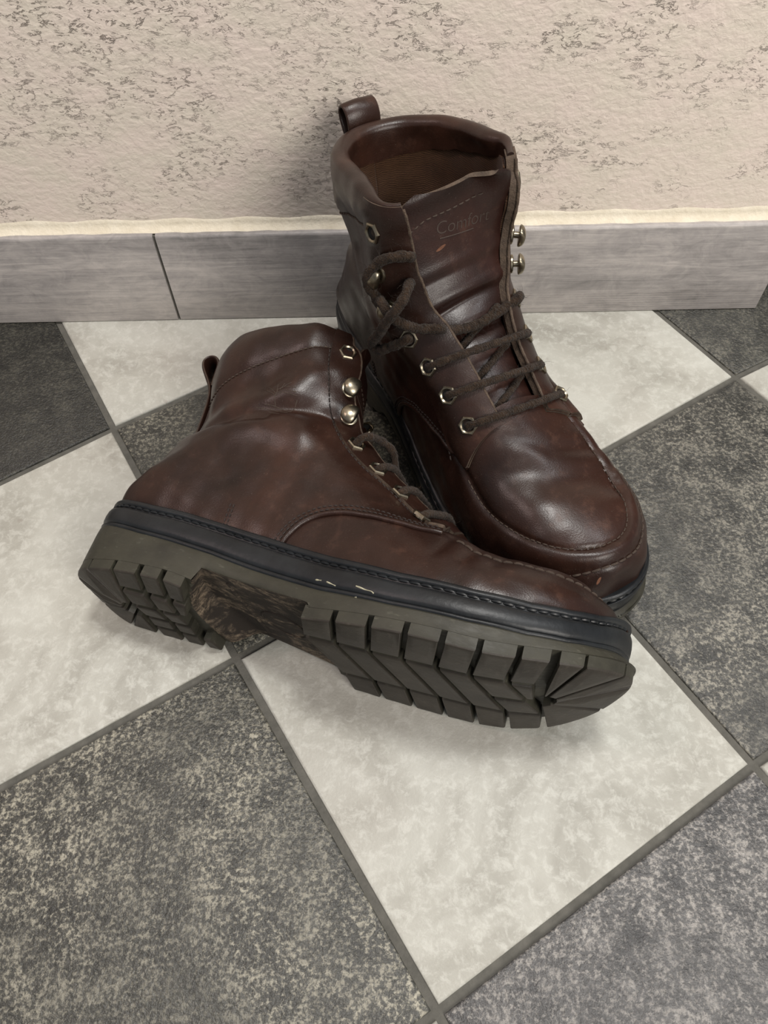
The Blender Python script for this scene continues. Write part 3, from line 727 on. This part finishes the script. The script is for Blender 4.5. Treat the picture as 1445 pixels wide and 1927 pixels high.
def sole_parts():
    out = {}
    p0 = offs(0); rings = [np.column_stack([p0, zt(p0[:, 0], 0.61)])]
    for d, t in ((0.15, 0.60), (0.5, 0.585), (0.6, 0.50), (0.45, 0.40)):
        p = offs(d, (0.6 - t) * 14); rings.append(np.column_stack([p, np.maximum(zt(p[:, 0], t, p[:, 1]), base_z(p[:, 0], p[:, 1]) + 0.5)]))
    p = offs(0.0, 4.3); rings.append(np.column_stack([p, base_z(p[:, 0], p[:, 1])]))
    V, F = loft(rings)
    # underside
    OUTB = offs(0.0, 4.3)
    xs = np.concatenate([np.linspace(0.3, 60, 40), np.linspace(61, 100, 48), np.linspace(102, 142, 16), np.linspace(143, 149, 9), np.linspace(152, 295.0, 52)])
    pl = OUT; lat = pl[np.arange(len(pl))]
    ylat = []; ymed = []
    for x in xs:
        ys = []
        for a, b in zip(OUTB, np.roll(OUTB, -1, 0)):
            if (a[0] <= x) != (b[0] <= x): ys.append(a[1] + (x - a[0]) / (b[0] - a[0]) * (b[1] - a[1]))
        ylat.append(min(ys)); ymed.append(max(ys))
    ny = 22; G = []
    for x, a, b in zip(xs, ylat, ymed):
        y = a + (b - a) * (1 - np.cos(np.pi * np.arange(ny) / (ny - 1))) / 2
        G += [(x, yy, 0) for yy in y]
    G = np.array(G); G[:, 2] = base_z(G[:, 0], G[:, 1])
    nx = len(xs); i = np.arange(nx - 1)[:, None] * ny + np.arange(ny - 1)
    Q = np.stack([i, i + ny, i + ny + 1, i + 1], -1).reshape(-1, 4)
    cx = G[Q].mean(1); sh = (cx[:, 0] > step_x(cx[:, 1]) - 1.4) & (cx[:, 0] < 146)
    Q = Q[:, ::-1]
    out['outsole'] = cat([(V, F), (G, Q[~sh])])
    u = np.unique(Q[sh]); mp = np.full(len(G), -1); mp[u] = np.arange(len(u))
    out['shank'] = (G[u], mp[Q[sh]])
    a = np.linspace(0, 2 * np.pi, 50)
    cxy = np.column_stack([120 + 13 * np.cos(a), 2 + 13 * np.sin(a)]); r1 = tube(np.column_stack([cxy, base_z(cxy[:, 0], cxy[:, 1])]), 0.7, 6, False)
    l1 = np.column_stack([np.linspace(96, 104, 12), np.linspace(-30, 26, 12)]); r2 = tube(np.column_stack([l1, base_z(l1[:, 0], l1[:, 1])]), 0.9, 6)
    out['shank_emblem'] = cat([r1, r2])
    out['lugs'] = []
    for q in tread():
        c = cut_outline(q)
        if c is not None and abs(np.cross(c - c.mean(0), np.roll(c, -1, 0) - c.mean(0)).sum()) > 60: out['lugs'].append(lug_mesh(c))
    out['midsole'] = loft([ring(d, t) for d, t in ((-5, 0.60), (-0.9, 0.60), (0.3, 0.612), (0.75, 0.632), (0.5, 0.65), (-0.3, 0.657), (0.35, 0.668), (0.95, 0.70), (1.15, 0.76), (0.95, 0.82), (0.4, 0.858), (-0.6, 0.872), (-2.5, 0.88), (-6, 0.88))])
    out['welt'] = loft([ring(d, t) for d, t in ((-5, 0.875), (-1.6, 0.877), (-1.3, 0.895), (-1.4, 0.915), (-0.3, 0.925), (0.0, 0.945), (-0.2, 0.97), (-0.9, 0.99), (-2.2, 1.0), (-7, 1.0))])
    q = ring(-1.1, 0.905); nr = np.column_stack([OUTN, np.zeros(len(OUTN))])
    out['welt_stitch'] = stitches(np.concatenate([q, q[:1]]), np.concatenate([nr, nr[:1]]), 4.6, 0.7, 0.75, 0.1)
    return out
SOLE = sole_parts()

def boot(label, pose, mirror, lying):
    root = bpy.data.objects.new('boot', None); C.objects.link(root); root.matrix_world = pose
    root['label'] = label; root['category'] = 'boot'; root['group'] = 'pair of brown leather boots'
    S = np.array([0.001, -0.001 if mirror else 0.001, 0.001])
    def mk(name, vf, mat, parent=None, smooth=True, angle=42, fm=None, lab=None):
        V, F = vf; F = F if isinstance(F, list) else F.tolist()
        if mirror: F = [f[::-1] for f in F]
        o = mesh_obj(name, np.asarray(V) * S, F, mat, parent or root, smooth, angle, fm)
        if lab: o['label'] = lab
        return o
    def stuff(o): o['kind'] = 'stuff'; return o
    U = Upper(lying)
    # sole
    osl = mk('outsole', SOLE['outsole'], OLIVE)
    shk = mk('shank', SOLE['shank'], SHANK, osl, lab='recessed arch of the sole caked with pale dirt')
    mk('shank_emblem', SOLE['shank_emblem'], SHANK, osl)
    for l in SOLE['lugs']:
        nl = max(f for f in map(max, l[1])); nq = nl // 5
        mk('lug', l, [LUG, OLIVE], osl, angle=35, fm=[1 if k < nq else 0 for k in range(len(l[1]))])
    mk('midsole', SOLE['midsole'], RUBBER, angle=60)
    we = mk('welt', SOLE['welt'], RUBBER, angle=60)
    stuff(mk('stitching', SOLE['welt_stitch'], RUBBER, we))
    # vamp and apron
    rows = np.arange(len(U.V)) // U.nt
    vp = mk('vamp', U.part(np.minimum(np.minimum(U.gv + 5, U.sd), U.V[:, 0] - 172), -1.5, 0.0)[:2], LEATHER_V, angle=60)
    ap = mk('apron', U.part(np.minimum(-U.sd, U.V[:, 0] - 183), -1.5, 0.0)[:2], LEATHER_V, angle=60)
    # low side of the vamp behind the apron
    for sg in (-1, 1):
        v0, n0, f0 = clip(U.V, U.Nf, U.Q, np.minimum(np.minimum(U.gv + 5, sg * U.V[:, 1] - 2), 172.0 - U.V[:, 0]))
        mk('vamp_side', thicken(v0, n0, f0, -1.5, 0.0)[:2], LEATHER_V, vp, angle=60)
    # quarters, eyestays
    rowmask = np.where(rows <= U.ic + 2, 1.0, -1.0) * 5
    ql = {}
    for sg, nm in ((-1, 'outer'), (1, 'inner')):
        g = np.minimum(np.minimum(-U.gv, U.go), np.minimum(rowmask, sg * U.V[:, 1] + 0.3))
        v, f, nmn = U.part(g, -2.4, 1.3)
        fm = np.zeros(len(f), int); fm[nmn:] = 1
        q = mk('quarter', (v, f), [LEATHER, RAW], angle=50, fm=fm); ql[sg] = q
        g = np.minimum(np.minimum(np.minimum(-U.gv - 0.4, U.go - 0.2), U.ge), sg * U.V[:, 1])
        v, f, nmn = U.part(g, -2.6, 2.9)
        fm = np.zeros(len(f), int); fm[nmn:] = 1
        es = mk('eyestay', (v, f), [LEATHER, RAW], angle=50, fm=fm); ql[sg * 2] = es
    for sg in (-1, 1):                                         # worn raw edge along the lacing gap
        pts = []; half = range(0, U.nt // 2 + 1) if sg < 0 else range(U.nt - 1, U.nt // 2 - 1, -1)
        gg = U.go.reshape(U.nu, U.nt)
        for r in range(U.nu):
            if not (_t0[7] + 2 < U.t[r] < _t0[21] + 3): continue
            prev = None
            for k in half:
                if prev is not None and gg[r, k] <= 0 < gg[r, prev]:
                    a = gg[r, prev] / (gg[r, prev] - gg[r, k]); pts.append(U.P[r, prev] * (1 - a) + U.P[r, k] * a + U.N[r, k] * 2.3); break
                prev = k
        if len(pts) > 5:
            q = resample(np.array(pts), 120); mk('edge_binding', tube(q, 0.85 + 0.12 * np.sin(np.arange(120) * 1.3) * np.sin(np.arange(120) * 0.37), 7), RAW, ql[sg * 2])
    surf = BVHTree.FromPolygons([tuple(p) for p in (U.V + U.Nf * 1.3)], U.Q.tolist())
    surf0 = BVHTree.FromPolygons([tuple(p) for p in U.V], U.Q.tolist())
    surfe = BVHTree.FromPolygons([tuple(p) for p in (U.V + U.Nf * 2.9)], U.Q.tolist())
    # back stay
    mk('back_stay', U.part(np.minimum(np.minimum(8.0 + (U.V[:, 2] - 110) * 0.02 - np.abs(U.V[:, 1]), 70 - U.V[:, 0]), rowmask), 1.0, 2.3)[:2], LEATHER)
    # collar: padded roll from the stitch line over the rim and down inside
    last = U.nu - 1; cols = [k for k in range(U.nt)]
    g = U.go.reshape(U.nu, U.nt)
    k0 = max(k for k in range(U.nt // 2) if g[last, k] > 0 and True); k1 = min(k for k in range(U.nt // 2, U.nt) if g[last, k] > 0)
    seq = list(range(k0, -1, -1)) + list(range(U.nt - 1, k1 - 1, -1))
    def colpts(k):
        r = np.linspace(U.ic, last, 9).astype(int)
        P = U.P[r, k]; N = U.N[r, k].copy()
        return P, N
    arc = [0.0]
    for a, b in zip(seq[:-1], seq[1:]): arc.append(arc[-1] + np.linalg.norm(U.P[last, b] - U.P[last, a]))
    arc = np.array(arc); Lc = arc[-1]
    V = []; ns = 0
    for k, s_ in zip(seq, arc):
        P, N = colpts(k); e = min(s_, Lc - s_); th = 3.6 + 6.4 * float(sm(e, 6, 34)); pf = 0.8 + 1.4 * float(sm(e, 4, 26))
        tg = P[-1] - P[-2]; tg = tg / np.linalg.norm(tg); n = N[-1] / np.linalg.norm(N[-1]); prof = []
        for i, (p, nn) in enumerate(zip(P, N)):
            u = i / 8; prof.append(p + nn * (1.35 + pf * math.sin(math.pi * min(1, u * 0.8 + 0.02)) if u > 0 else 1.15))
        o_ = prof[-1]; c = o_ - n * th / 2
        for a in np.linspace(0, math.pi, 9)[1:]:
            prof.append(c + (n * math.cos(a) * th / 2 + tg * math.sin(a) * th * (0.36)))
        for i in (7, 6, 5, 4):
            u = i / 8; prof.append(P[i] - N[i] * (th - 2.4 - 2.0 * (1 - u) * float(sm(e, 6, 34)) + 0.6 * math.sin(arc[seq.index(k)] * 0.13)))
        prof.append(P[4] - N[4] * 2.6); ns = len(prof); V += prof
    V = np.array(V)
    F = [[i * ns + j, i * ns + j + 1, (i + 1) * ns + j + 1, (i + 1) * ns + j] for i in range(len(seq) - 1) for j in range(ns - 1)]
    F += [list(range(ns))[::1], [(len(seq) - 1) * ns + j for j in range(ns)][::-1]]
    co = mk('collar', (V, F), LEATHER, angle=70)
    colV = V.reshape(len(seq), ns, 3)
    # lining and insole
    rb = int(np.searchsorted(U.t, _t0[9])); 
    gl = np.minimum(np.minimum(U.go - 0.8, np.where((rows >= rb) & (rows <= U.ic + (last - U.ic) * 0.55), 5.0, -5.0)), U.V[:, 2] - 50)
    v, n, f = clip(U.V, U.Nf, U.Q, gl); vv, ff, _n = thicken(v, n, f, -4.0, -2.7); mk('lining', (vv, ff), FABRIC, angle=180)
    q = offs(-9); iz = np.column_stack([q, zw(q[:, 0]) + 6]); cc = iz.mean(0); V = np.concatenate([iz, [cc + (0, 0, 1)]])
    mk('insole', (V, [[i, (i + 1) % len(q), len(q)] for i in range(len(q))][::-1] if True else None), FABRIC)
    # tongue
    TS = np.array([(200, 84.5, 15), (187, 91.5, 18), (173, 98.5, 20), (157, 106.5, 22), (144, 116, 25), (133, 126, 28), (125, 138, 30), (119, 151, 31.5), (115, 164, 31.5), (113, 172, 30.5), (112.5, 177, 29.5), (112.5, 180.5, 27), (112.6, 183, 21)], float)
    q = resample(spline(np.arange(len(TS)), TS, np.linspace(0, len(TS) - 1, 300)), 90); ny = 41
    tg = np.gradient(q[:, [0, 1]], axis=0); tg /= np.linalg.norm(tg, axis=1)[:, None]; nn = np.column_stack([tg[:, 1], -tg[:, 0]])
    V = []; N = []
    for i in range(len(q)):
        for j in range(ny):
            s_ = -1 + 2 * j / (ny - 1); y = s_ * q[i, 2]; u = i / (len(q) - 1)
            drop = -(6.5 - 2.0 * u) * abs(s_) ** 2.2 - 1.2
            drop += 9.0 * float(sm(u, 0.72, 0.97)) * float(sm(-s_, 0.30, 1.0))
            z = q[i, 1]
            k = float(sm(u, 0.34, 0.44) * (1 - sm(u, 0.58, 0.74)))
            ph = u * 150.0 / 17.5 * 2 * math.pi + 0.9 * s_ + 0.9 * s_ * s_ + 0.6
            w = k * (2.5 * math.sin(ph + 0.5 * math.sin(ph)) * (1 - 0.5 * s_ * s_) + 0.7 * math.sin(u * 40 + 2.1 * s_))
            drop -= 3.6 * float(sm(u, 0.08, 0.16) * (1 - sm(u, 0.40, 0.6)))
            x = q[i, 0] + nn[i, 0] * (drop + w); z = z + nn[i, 1] * (drop + w) + 0.10 * y * float(1 - sm(u, 0.2, 0.5)) + (-0.13 * y) * float(sm(u, 0.7, 1.0))
            V.append((x, y, z))
    V = np.array(V); G = V.reshape(len(q), ny, 3); Nn = np.cross(np.gradient(G, axis=1), np.gradient(G, axis=0)).reshape(-1, 3); Nn /= np.linalg.norm(Nn, axis=1)[:, None]
    if Nn[:, 0].mean() < 0: Nn = -Nn
    i = np.arange(len(q) - 1)[:, None] * ny + np.arange(ny - 1); Q = np.stack([i, i + 1, i + 1 + ny, i + ny], -1).reshape(-1, 4)
    vv, ff, nmn = thicken(V, Nn, Q.tolist(), -1.1, 1.1); fm = np.zeros(len(ff), int); fm[len(Q):] = 1
    to = mk('tongue', (vv, ff), [LEATHER_T, RAW], angle=50, fm=fm)
    tb = BVHTree.FromPolygons([tuple(p) for p in (V + Nn * 1.1)], Q.tolist())
    def ton(y, z):
        h = tb.ray_cast(Vector((220, y, z)), Vector((-1, 0, 0))); return (np.array(h[0]), np.array(h[1])) if h[0] else None
    pts = [ton(y, z) for y, z in ([(25.5, 148 + k) for k in range(0, 17, 2)] + [(25 - 2.2 * k, 164 + 5.2 * math.sin(k / 3.2)) for k in range(1, 6)] + [(14 - 3 * k, 169.4 + 0.40 * k) for k in range(0, 12)])]
    pts = [p for p in pts if p is not None]
    if len(pts) > 4: stuff(mk('stitching', stitches(np.array([p[0] for p in pts]), np.array([p[1] for p in pts]), 2.6, 1.2, 0.4), THREAD_L, to))
    # stitching on the sides
    for sg in (-1, 1):
        P, Nr = on_side(surf, U.K[2:-8], sg); 
        st = [stitches(P, Nr, 2.4, 0.9, 0.42)] if len(P) > 3 else []
        stuff(mk('stitching', cat(st), THREAD, ql[sg * 2]))
        off = lambda c, d: c + np.column_stack([-np.gradient(c[:, 1]), np.gradient(c[:, 0])]) / np.linalg.norm(np.gradient(c, axis=0), axis=1)[:, None] * d
        st = []
        for d in (2.2, 4.4):
            P, Nr = on_side(surf, resample(off(U.VL[sg], d), 90), sg); st.append(stitches(P, Nr, 2.0, 0.8, 0.40))
        P, Nr = on_side(surf, [(85.5, 43 + k) for k in range(0, 17)], sg); st.append(stitches(P, Nr, 2.0, 0.8, 0.4))
        P, Nr = on_side(surf, [(83.5, 43 + k) for k in range(0, 17)], sg); st.append(stitches(P, Nr, 2.0, 0.8, 0.4))
        stuff(mk('stitching', cat(st), THREAD, ql[sg]))
        # folded edge of the quarter over the vamp
        P, Nr = on_side(surf, resample(off(U.VL[sg], 0.4), 110), sg)
        mk('quarter_edge', tube(P - Nr * 0.7, 1.55, 10), LEATHER_V, ql[sg])
    # stitch line under the collar
    P = np.array([c[0] for c in colV]); Nr = np.array([U.N[U.ic, k] for k in seq])
    stuff(mk('stitching', stitches(P + Nr * 0.3, Nr, 2.2, 0.8, 0.42), THREAD_L, co))
    # apron stitching and edge seam
    def off2(c, d):
        t = np.gradient(c, axis=0); t /= np.linalg.norm(t, axis=1)[:, None]; o = c + np.column_stack([t[:, 1], -t[:, 0]]) * d
        return o
    sgn = 1 if poly_sd(off2(SEAM, 3)[50:51], SEAMC)[0] < 0 else -1
    st = []
    for d, l in ((9.4, 4.2), (-0.4, 2.6)):
        pp = [top_hit(surf0, *p) for p in resample(off2(SEAM, sgn * d), 160) if p[0] > 198]
        pp = [p for p in pp if p]; st.append(stitches(np.array([p[0] for p in pp]), np.array([p[1] for p in pp]), l, 0.8, 0.62 if d > 0 else 0.4, 0.25))
    stuff(mk('stitching', cat(st), THREAD_L, vp))
    # eyelets and hooks
    info = {}
    for sg in (-1, 1):
        for k, (x, z) in enumerate(EYE[sg]):
            zz = z - ((7.5, 5.0, 3.2, 3.6, 2.5, 0, 2.5)[k] if lying and sg < 0 else 0.0)
            h = side_hit(surfe, x, zz, sg)
            if h is None: continue
            p, n = h; info[(sg, k)] = (p, n)
            if k in (4, 5):
                b, c_ = lace_hook(p, n, np.array([-0.3, 0, 1.0]), np.array([1.0, 0, -0.15]))
                hk = mk('lace_hook', b, BRASS, ql[sg * 2]); mk('cap', c_, BRASS, ql[sg * 2] if False else ql[sg * 2], angle=35)
            else:
                V, F, hv, hf = hex_eyelet(p, n, np.array([-0.3, 0, 1.0]))
                fm = [0] * len(F) + [1]; V2, F2 = cat([(V, F), (hv, hf)])
                mk('eyelet', (V2, F2), [BRASS, HOLE_SHADE], ql[sg * 2], angle=30, fm=fm)
    # pull loop on the back
    path = curve([(26.5, 0, 108), (24.5, 0, 124), (21.5, 0, 142), (17.5, 0, 152), (11.5, 0, 160), (6.0, 0, 168), (5.5, 0, 173.5), (9.5, 0, 176.0), (14.5, 0, 173), (16.5, 0, 168), (17.6, 0, 161), (19.2, 0, 152)], 70)
    tg = np.gradient(path, axis=0); tg /= np.linalg.norm(tg, axis=1)[:, None]; nx = np.column_stack([-tg[:, 2], 0 * tg[:, 1], tg[:, 0]])
    V = []; F = []
    wz = 10.5
    for p, n in zip(path, nx):
        b = 0.0
        for y, h in ((-wz, 0.2), (-wz + 0.8, 1.0), (0, 1.1), (wz - 0.8, 1.0), (wz, 0.2), (wz, -0.2), (wz - 0.8, -1.0), (0, -1.1), (-wz + 0.8, -1.0), (-wz, -0.2)):
            V.append(p + n * h + np.array([0.012 * y * y, y, 0]))
    n_ = 10; F = [[i * n_ + j, i * n_ + (j + 1) % n_, (i + 1) * n_ + (j + 1) % n_, (i + 1) * n_ + j] for i in range(len(path) - 1) for j in range(n_)] + [list(range(n_))[::-1], [(len(path) - 1) * n_ + j for j in range(n_)]]
    V = np.array(V); V[:, 0] -= 1.8
    mk('pull_loop', (V, F), [LEATHER, RAW], angle=60, fm=[1 if (k % 10) in (4, 9) and k < (len(path) - 1) * 10 else 0 for k in range(len(F))])
    # --- laces
    def ropes(paths):
        out = []; fz = []
        for pts, r, *loose in paths:
            q = curve(pts, max(12, int(plen(np.asarray(pts, float)) / 1.1)))
            if loose:                                           # a loose end lies on the leather, never in it
                for it in range(3):
                    for i in range(5 if loose[0] > 0 else 0, len(q) - 1):
                        h = surfe.find_nearest(Vector(q[i]))
                        if h[0] is None or abs(h[0][1]) < 24: continue
                        sd = (q[i] - np.array(h[0])) @ np.array(h[1])
                        if sd < r * 1.02: q[i] += np.array(h[1]) * (r * 1.02 - sd)
                    q[6:-1] = 0.25 * q[5:-2] + 0.5 * q[6:-1] + 0.25 * q[7:]
            rr = r * (1 + 0.045 * np.sin(np.arange(len(q)) * 0.7) + 0.05 * np.random.randn(len(q)))
            rr[0] *= 0.75; rr[-1] *= 0.75
            v, f = tube(q, rr, 12)
            k = np.arange(len(v)); tw = np.sin((k % 12) * 2 * math.pi / 6 + (k // 12) * 1.05)
            c = np.repeat(q, 12, 0); v = c + (v - c) * (1 + 0.055 * tw)[:, None]
            out.append((v, f))
            for h in range(int(len(q) * 2.2)):
                a = np.random.randint(0, len(v)); o = v[a]; d = (o - c[a]); d /= np.linalg.norm(d) + 1e-9
                d2 = d + 0.8 * np.random.randn(3); L = (0.8 + 1.6 * np.random.rand()) * (0.55 if lying else 1.0)
                fz.append(tube([o - d * 0.2, o + d2 * L * 0.5, o + (d2 + 0.6 * np.random.randn(3)) * L], [0.075, 0.06, 0.03], 3, False))
        return out, fz
    def zray(y, x, z):
        """height of the boot along a slanted ray through (x,z) at width y"""
        d = np.array([-0.62, 0, -0.785]); o = np.array([x, y, z]) - d * 60; best = None
        for t_, ok in ((surfe, abs(y) > 17), (tb, True)):
            if not ok: continue
            h = t_.ray_cast(Vector(o), Vector(d))
            if h[0] is not None:
                a = -(np.array(h[0]) - np.array([x, y, z])) @ d
                best = a if best is None else max(best, a)
        return best
    def row(ka, kb, sa=1, sb=-1, r=2.2, top=True):
        (pa, na), (pb, nb_) = info[(sa, ka)], info[(sb, kb)]
        d = np.array([-0.62, 0, -0.785]); A = pa + na * 1.6; Bp = pb + nb_ * 1.6; pts = []
        for u in np.linspace(0.06, 0.94, 23):
            p = A + (Bp - A) * u; h = zray(p[1], p[0], p[2])
            pts.append((u, -99 if h is None else h + r * 0.9, p))
        hull = [(0.0, 0.6, A)]
        cand = [(0.0, 0.6, A)] + pts + [(1.0, 0.6, Bp)]
        st = []
        for c in cand:
            while len(st) >= 2 and (st[-1][1] - st[-2][1]) * (c[0] - st[-2][0]) <= (c[1] - st[-2][1]) * (st[-1][0] - st[-2][0]): st.pop()
            st.append(c)
        uu = np.linspace(0, 1, 15); hh = np.interp(uu, [c[0] for c in st], [c[1] for c in st])
        hh = np.convolve(np.pad(hh, 1, 'edge'), [0.25, 0.5, 0.25], 'valid')
        mid = [A + (Bp - A) * u - d * h for u, h in zip(uu, hh)]
        return [pa - na * 2.6 + (pa - mid[3]) * 0.02, pa - na * 0.4] + mid[1:-1] + [pb - nb_ * 0.4, pb - nb_ * 2.6]
    paths = [(row(k, k), 2.15) for k in range(3)]
    for ka, kb in ((0, 1), (1, 2), (2, 3)):                      # the runs underneath, on the tongue
        A, Bp = info[(1, ka)][0] * np.array([1, 0.52, 1]), info[(-1, kb)][0] * np.array([1, 0.5, 1]); q = []
        for u in np.linspace(0, 1, 9):
            p = A + (Bp - A) * u; h = zray(p[1] if abs(p[1]) < 17 else math.copysign(16.9, p[1]), p[0], p[2])
            if h is not None: q.append(p - np.array([-0.62, 0, -0.785]) * (h + 1.3))
        if len(q) > 3: paths.append((q, 2.0))
    if lying:
        p, n = info[(-1, 3)]; e = np.array([0.75, 0.0, 0.65])
        m_, k_ = info[(1, 3)]
        paths.append(([p - n * 2.5, p - n * 0.3, p + n * 3.4 + e * 2, p + n * 3.6 + e * 7 + (0, 3, 0), p + e * 13 + (1, 9, 2), p + e * 17 + (3, 16, -1), p + e * 17 + (5, 24, -6), p + e * 13 + (8, 34, -8), m_ + k_ * 3 + e * 4, m_ + k_ * 2, m_ - k_ * 2.5], 2.3))
    else:
        paths.append(([info[(-1, 3)][0] - info[(-1, 3)][1] * 2.5, info[(-1, 3)][0] + info[(-1, 3)][1] * 0.5, (136.6, -29.5, 118.5), (138.7, -24.5, 119), (140.5, -17, 118), (141.8, -4, 116.8), (141.5, 12, 117.5), (140, 26, 123.5), (138.3, 38, 128.0), (133.8, 46.5, 133.4), (130.8, 49.3, 136.4), (126.6, 50.2, 139.9), (120.8, 50, 139.5), (116.5, 51.5, 142.5), (114.8, 53, 148.5), (116.5, 52, 154.5), (117.2, 48.5, 158.0), (119.9, 44.6, 162.4), (124.6, 38, 164.5), (126.5, 33, 163)], 2.7, 1))
        p, n = info[(1, 3)]
        paths.append(([p - n * 2.5, p + n * 0.5, p + n * 3.0 + (-2, 0, -2), (122.9, 47, 105.3), (114.5, 48.3, 98.3), (111.0, 49.3, 98.2), (112.5, 50, 103.0), (120.2, 50.5, 114.3), (131.0, 51.5, 132.0), (136.3, 48.0, 143.6), (134.1, 41.0, 149.3), (128.7, 36.5, 149.6), (124.5, 33, 147)], 2.7, 1))
    out, fz = ropes(paths)
    for vf in out: mk('lace', vf, LACE, angle=180)
    stuff(mk('lace_fuzz', cat(fz), LACE))
    # --- stamped emblem on the outer quarter
    def lx(pts): return [(70.3 + 0.381 * (a - 495) + 0.183 * (b - 735), 133.6 - 0.030 * (a - 495) - 0.4125 * (b - 735)) for a, b in pts]
    em = []
    for l in ([(497.4, 762.7), (512.7, 761), (538.5, 762), (547, 754), (553.8, 743)], [(482, 768.8), (510, 767), (535.5, 765.7)], [(503, 772), (522, 772.5)], [(515.7, 761), (517, 749), (522, 743), (525, 729)], [(517, 749), (531, 741), (555, 739)], [(522, 743), (534, 737.5), (555, 734.5)], [(524, 738), (537, 731.5), (555, 729)], [(531, 735), (541.6, 727.6), (549, 723)], [(528, 738), (538, 726)], [(517, 747), (503.5, 741)], [(520, 745), (508, 734)]):
        q = resample(np.array(lx(l)), 14); P, Nr = on_side(surf, q, -1)
        if len(P) > 3: em.append(tube(P + Nr * 0.02, 0.24, 5))
    if em: stuff(mk('stamped_emblem', cat(em), THREAD_L, ql[-1]))
    # --- scuffs and specks
    if lying:
        rnd = BVHTree.FromPolygons([tuple(p) for p in SOLE['midsole'][0]], SOLE['midsole'][1]); pm = []
        for l in ([(167.2, 19.5), (169.9, 18.9), (171.7, 18.4), (173.3, 18.2), (175.4, 18.0), (176.6, 17.2)], [(152, 20), (155, 19.2), (157, 18.6)], [(146, 20.5), (149, 20.4)], [(164, 14.6), (166.5, 14.3), (169, 14.5)]):
            P, Nr = on_side(rnd, resample(np.array(l), 12), -1)
            if len(P) > 3: pm.append(tube(P + Nr * 0.05, 0.28 + 0.12 * np.sin(np.arange(len(P)) * 0.6), 5))
        if pm: stuff(mk('paint_speck', cat(pm), PAINT))
    else:
        pm = []
        for (x0, y0), (x1, y1), w in (((265.4, 30.6), (268.6, 29.6), 1.0), ((275.0, 22.8), (277.6, 22.4), 1.5), ((281.4, 12.8), (282.6, 12.5), 1.6)):
            V = []; F = []; n = 9
            for i in range(n):
                u = i / (n - 1); ww = w * math.sin(math.pi * (0.08 + 0.84 * u))
                for sgn in (-1, 0, 1):
                    h = top_hit(surf0, x0 + (x1 - x0) * u + 0.3 * sgn * ww, y0 + (y1 - y0) * u + 0.9 * sgn * ww)
                    V.append(h[0] + h[1] * (0.06 if sgn == 0 else 0.0) if h else np.array([x0, y0, 50]))
            F = [[i * 3 + k, i * 3 + k + 1, i * 3 + 4 + k, i * 3 + 3 + k] for i in range(n - 1) for k in range(2)]
            pm.append((np.array(V), F))
        stuff(mk('scuff_mark', cat(pm), SCUFF, vp, angle=180))
        V = []
        for i in range(7):
            u = i / 6
            for sgn in (-1, 0, 1):
                h = ton(13.6 - 5.4 * u + 0.25 * sgn, 152.3 + 2.2 * u + 0.75 * sgn * math.sin(math.pi * (0.1 + 0.8 * u)))
                V.append(h[0] + h[1] * 0.1)
        mk('scratch', (np.array(V), [[i * 3 + k, i * 3 + k + 1, i * 3 + 4 + k, i * 3 + 3 + k] for i in range(6) for k in range(2)]), SCUFF, to, angle=180)
    # --- lettering on the tongue
    cu = bpy.data.curves.new('lettering', 'FONT'); cu.body = 'Comfort'; cu.size = 9.0; cu.align_x = 'CENTER'; cu.shear = 0.2; cu.offset = -0.08
    to_ = bpy.data.objects.new('lettering', cu); me = to_.to_mesh(); tv = np.array([v.co[:2] for v in me.vertices]); tf = [list(p.vertices) for p in me.polygons]; to_.to_mesh_clear(); bpy.data.objects.remove(to_)
    sg = -1 if mirror else 1
    if len(tv):
        def onT(u, w):
            h = ton(sg * u + (-3 if mirror else 0), 159.5 + w - 0.06 * u * 1.0)
            return h[0] + h[1] * 0.12 if h else np.array([112, u, 159.5 + w])
        V = np.array([onT(u, w) for u, w in tv]); ul = np.array([onT(u, -2.2 + 0.02 * (u + 13)) for u in np.linspace(-14, 6, 14)])
        lt = cat([(V, [f if not mirror else f for f in tf]), tube(ul, 0.28, 5)])
        stuff(mk('lettering', lt, LETTER, to, smooth=False))
    return root, mk, U, info, surf, surfe, tb, ql, stuff, to

def pose_m(loc, rx, ry, rz):
    return Matrix.Translation(loc) @ Matrix.Rotation(rz, 4, 'Z') @ Matrix.Rotation(ry, 4, 'Y') @ Matrix.Rotation(rx, 4, 'X')
stand = boot('brown leather moc-toe boot standing upright against the baseboard with loosely tied laces', pose_m((-0.0125, 0.4310, 0.0), 0, 0, -1.0819), True, False)
lying = boot('brown leather boot lying on its side with the lugged sole facing out', pose_m((-0.17162, 0.19183, 0.0286), -1.51585, -0.09928, -0.32185), False, True)
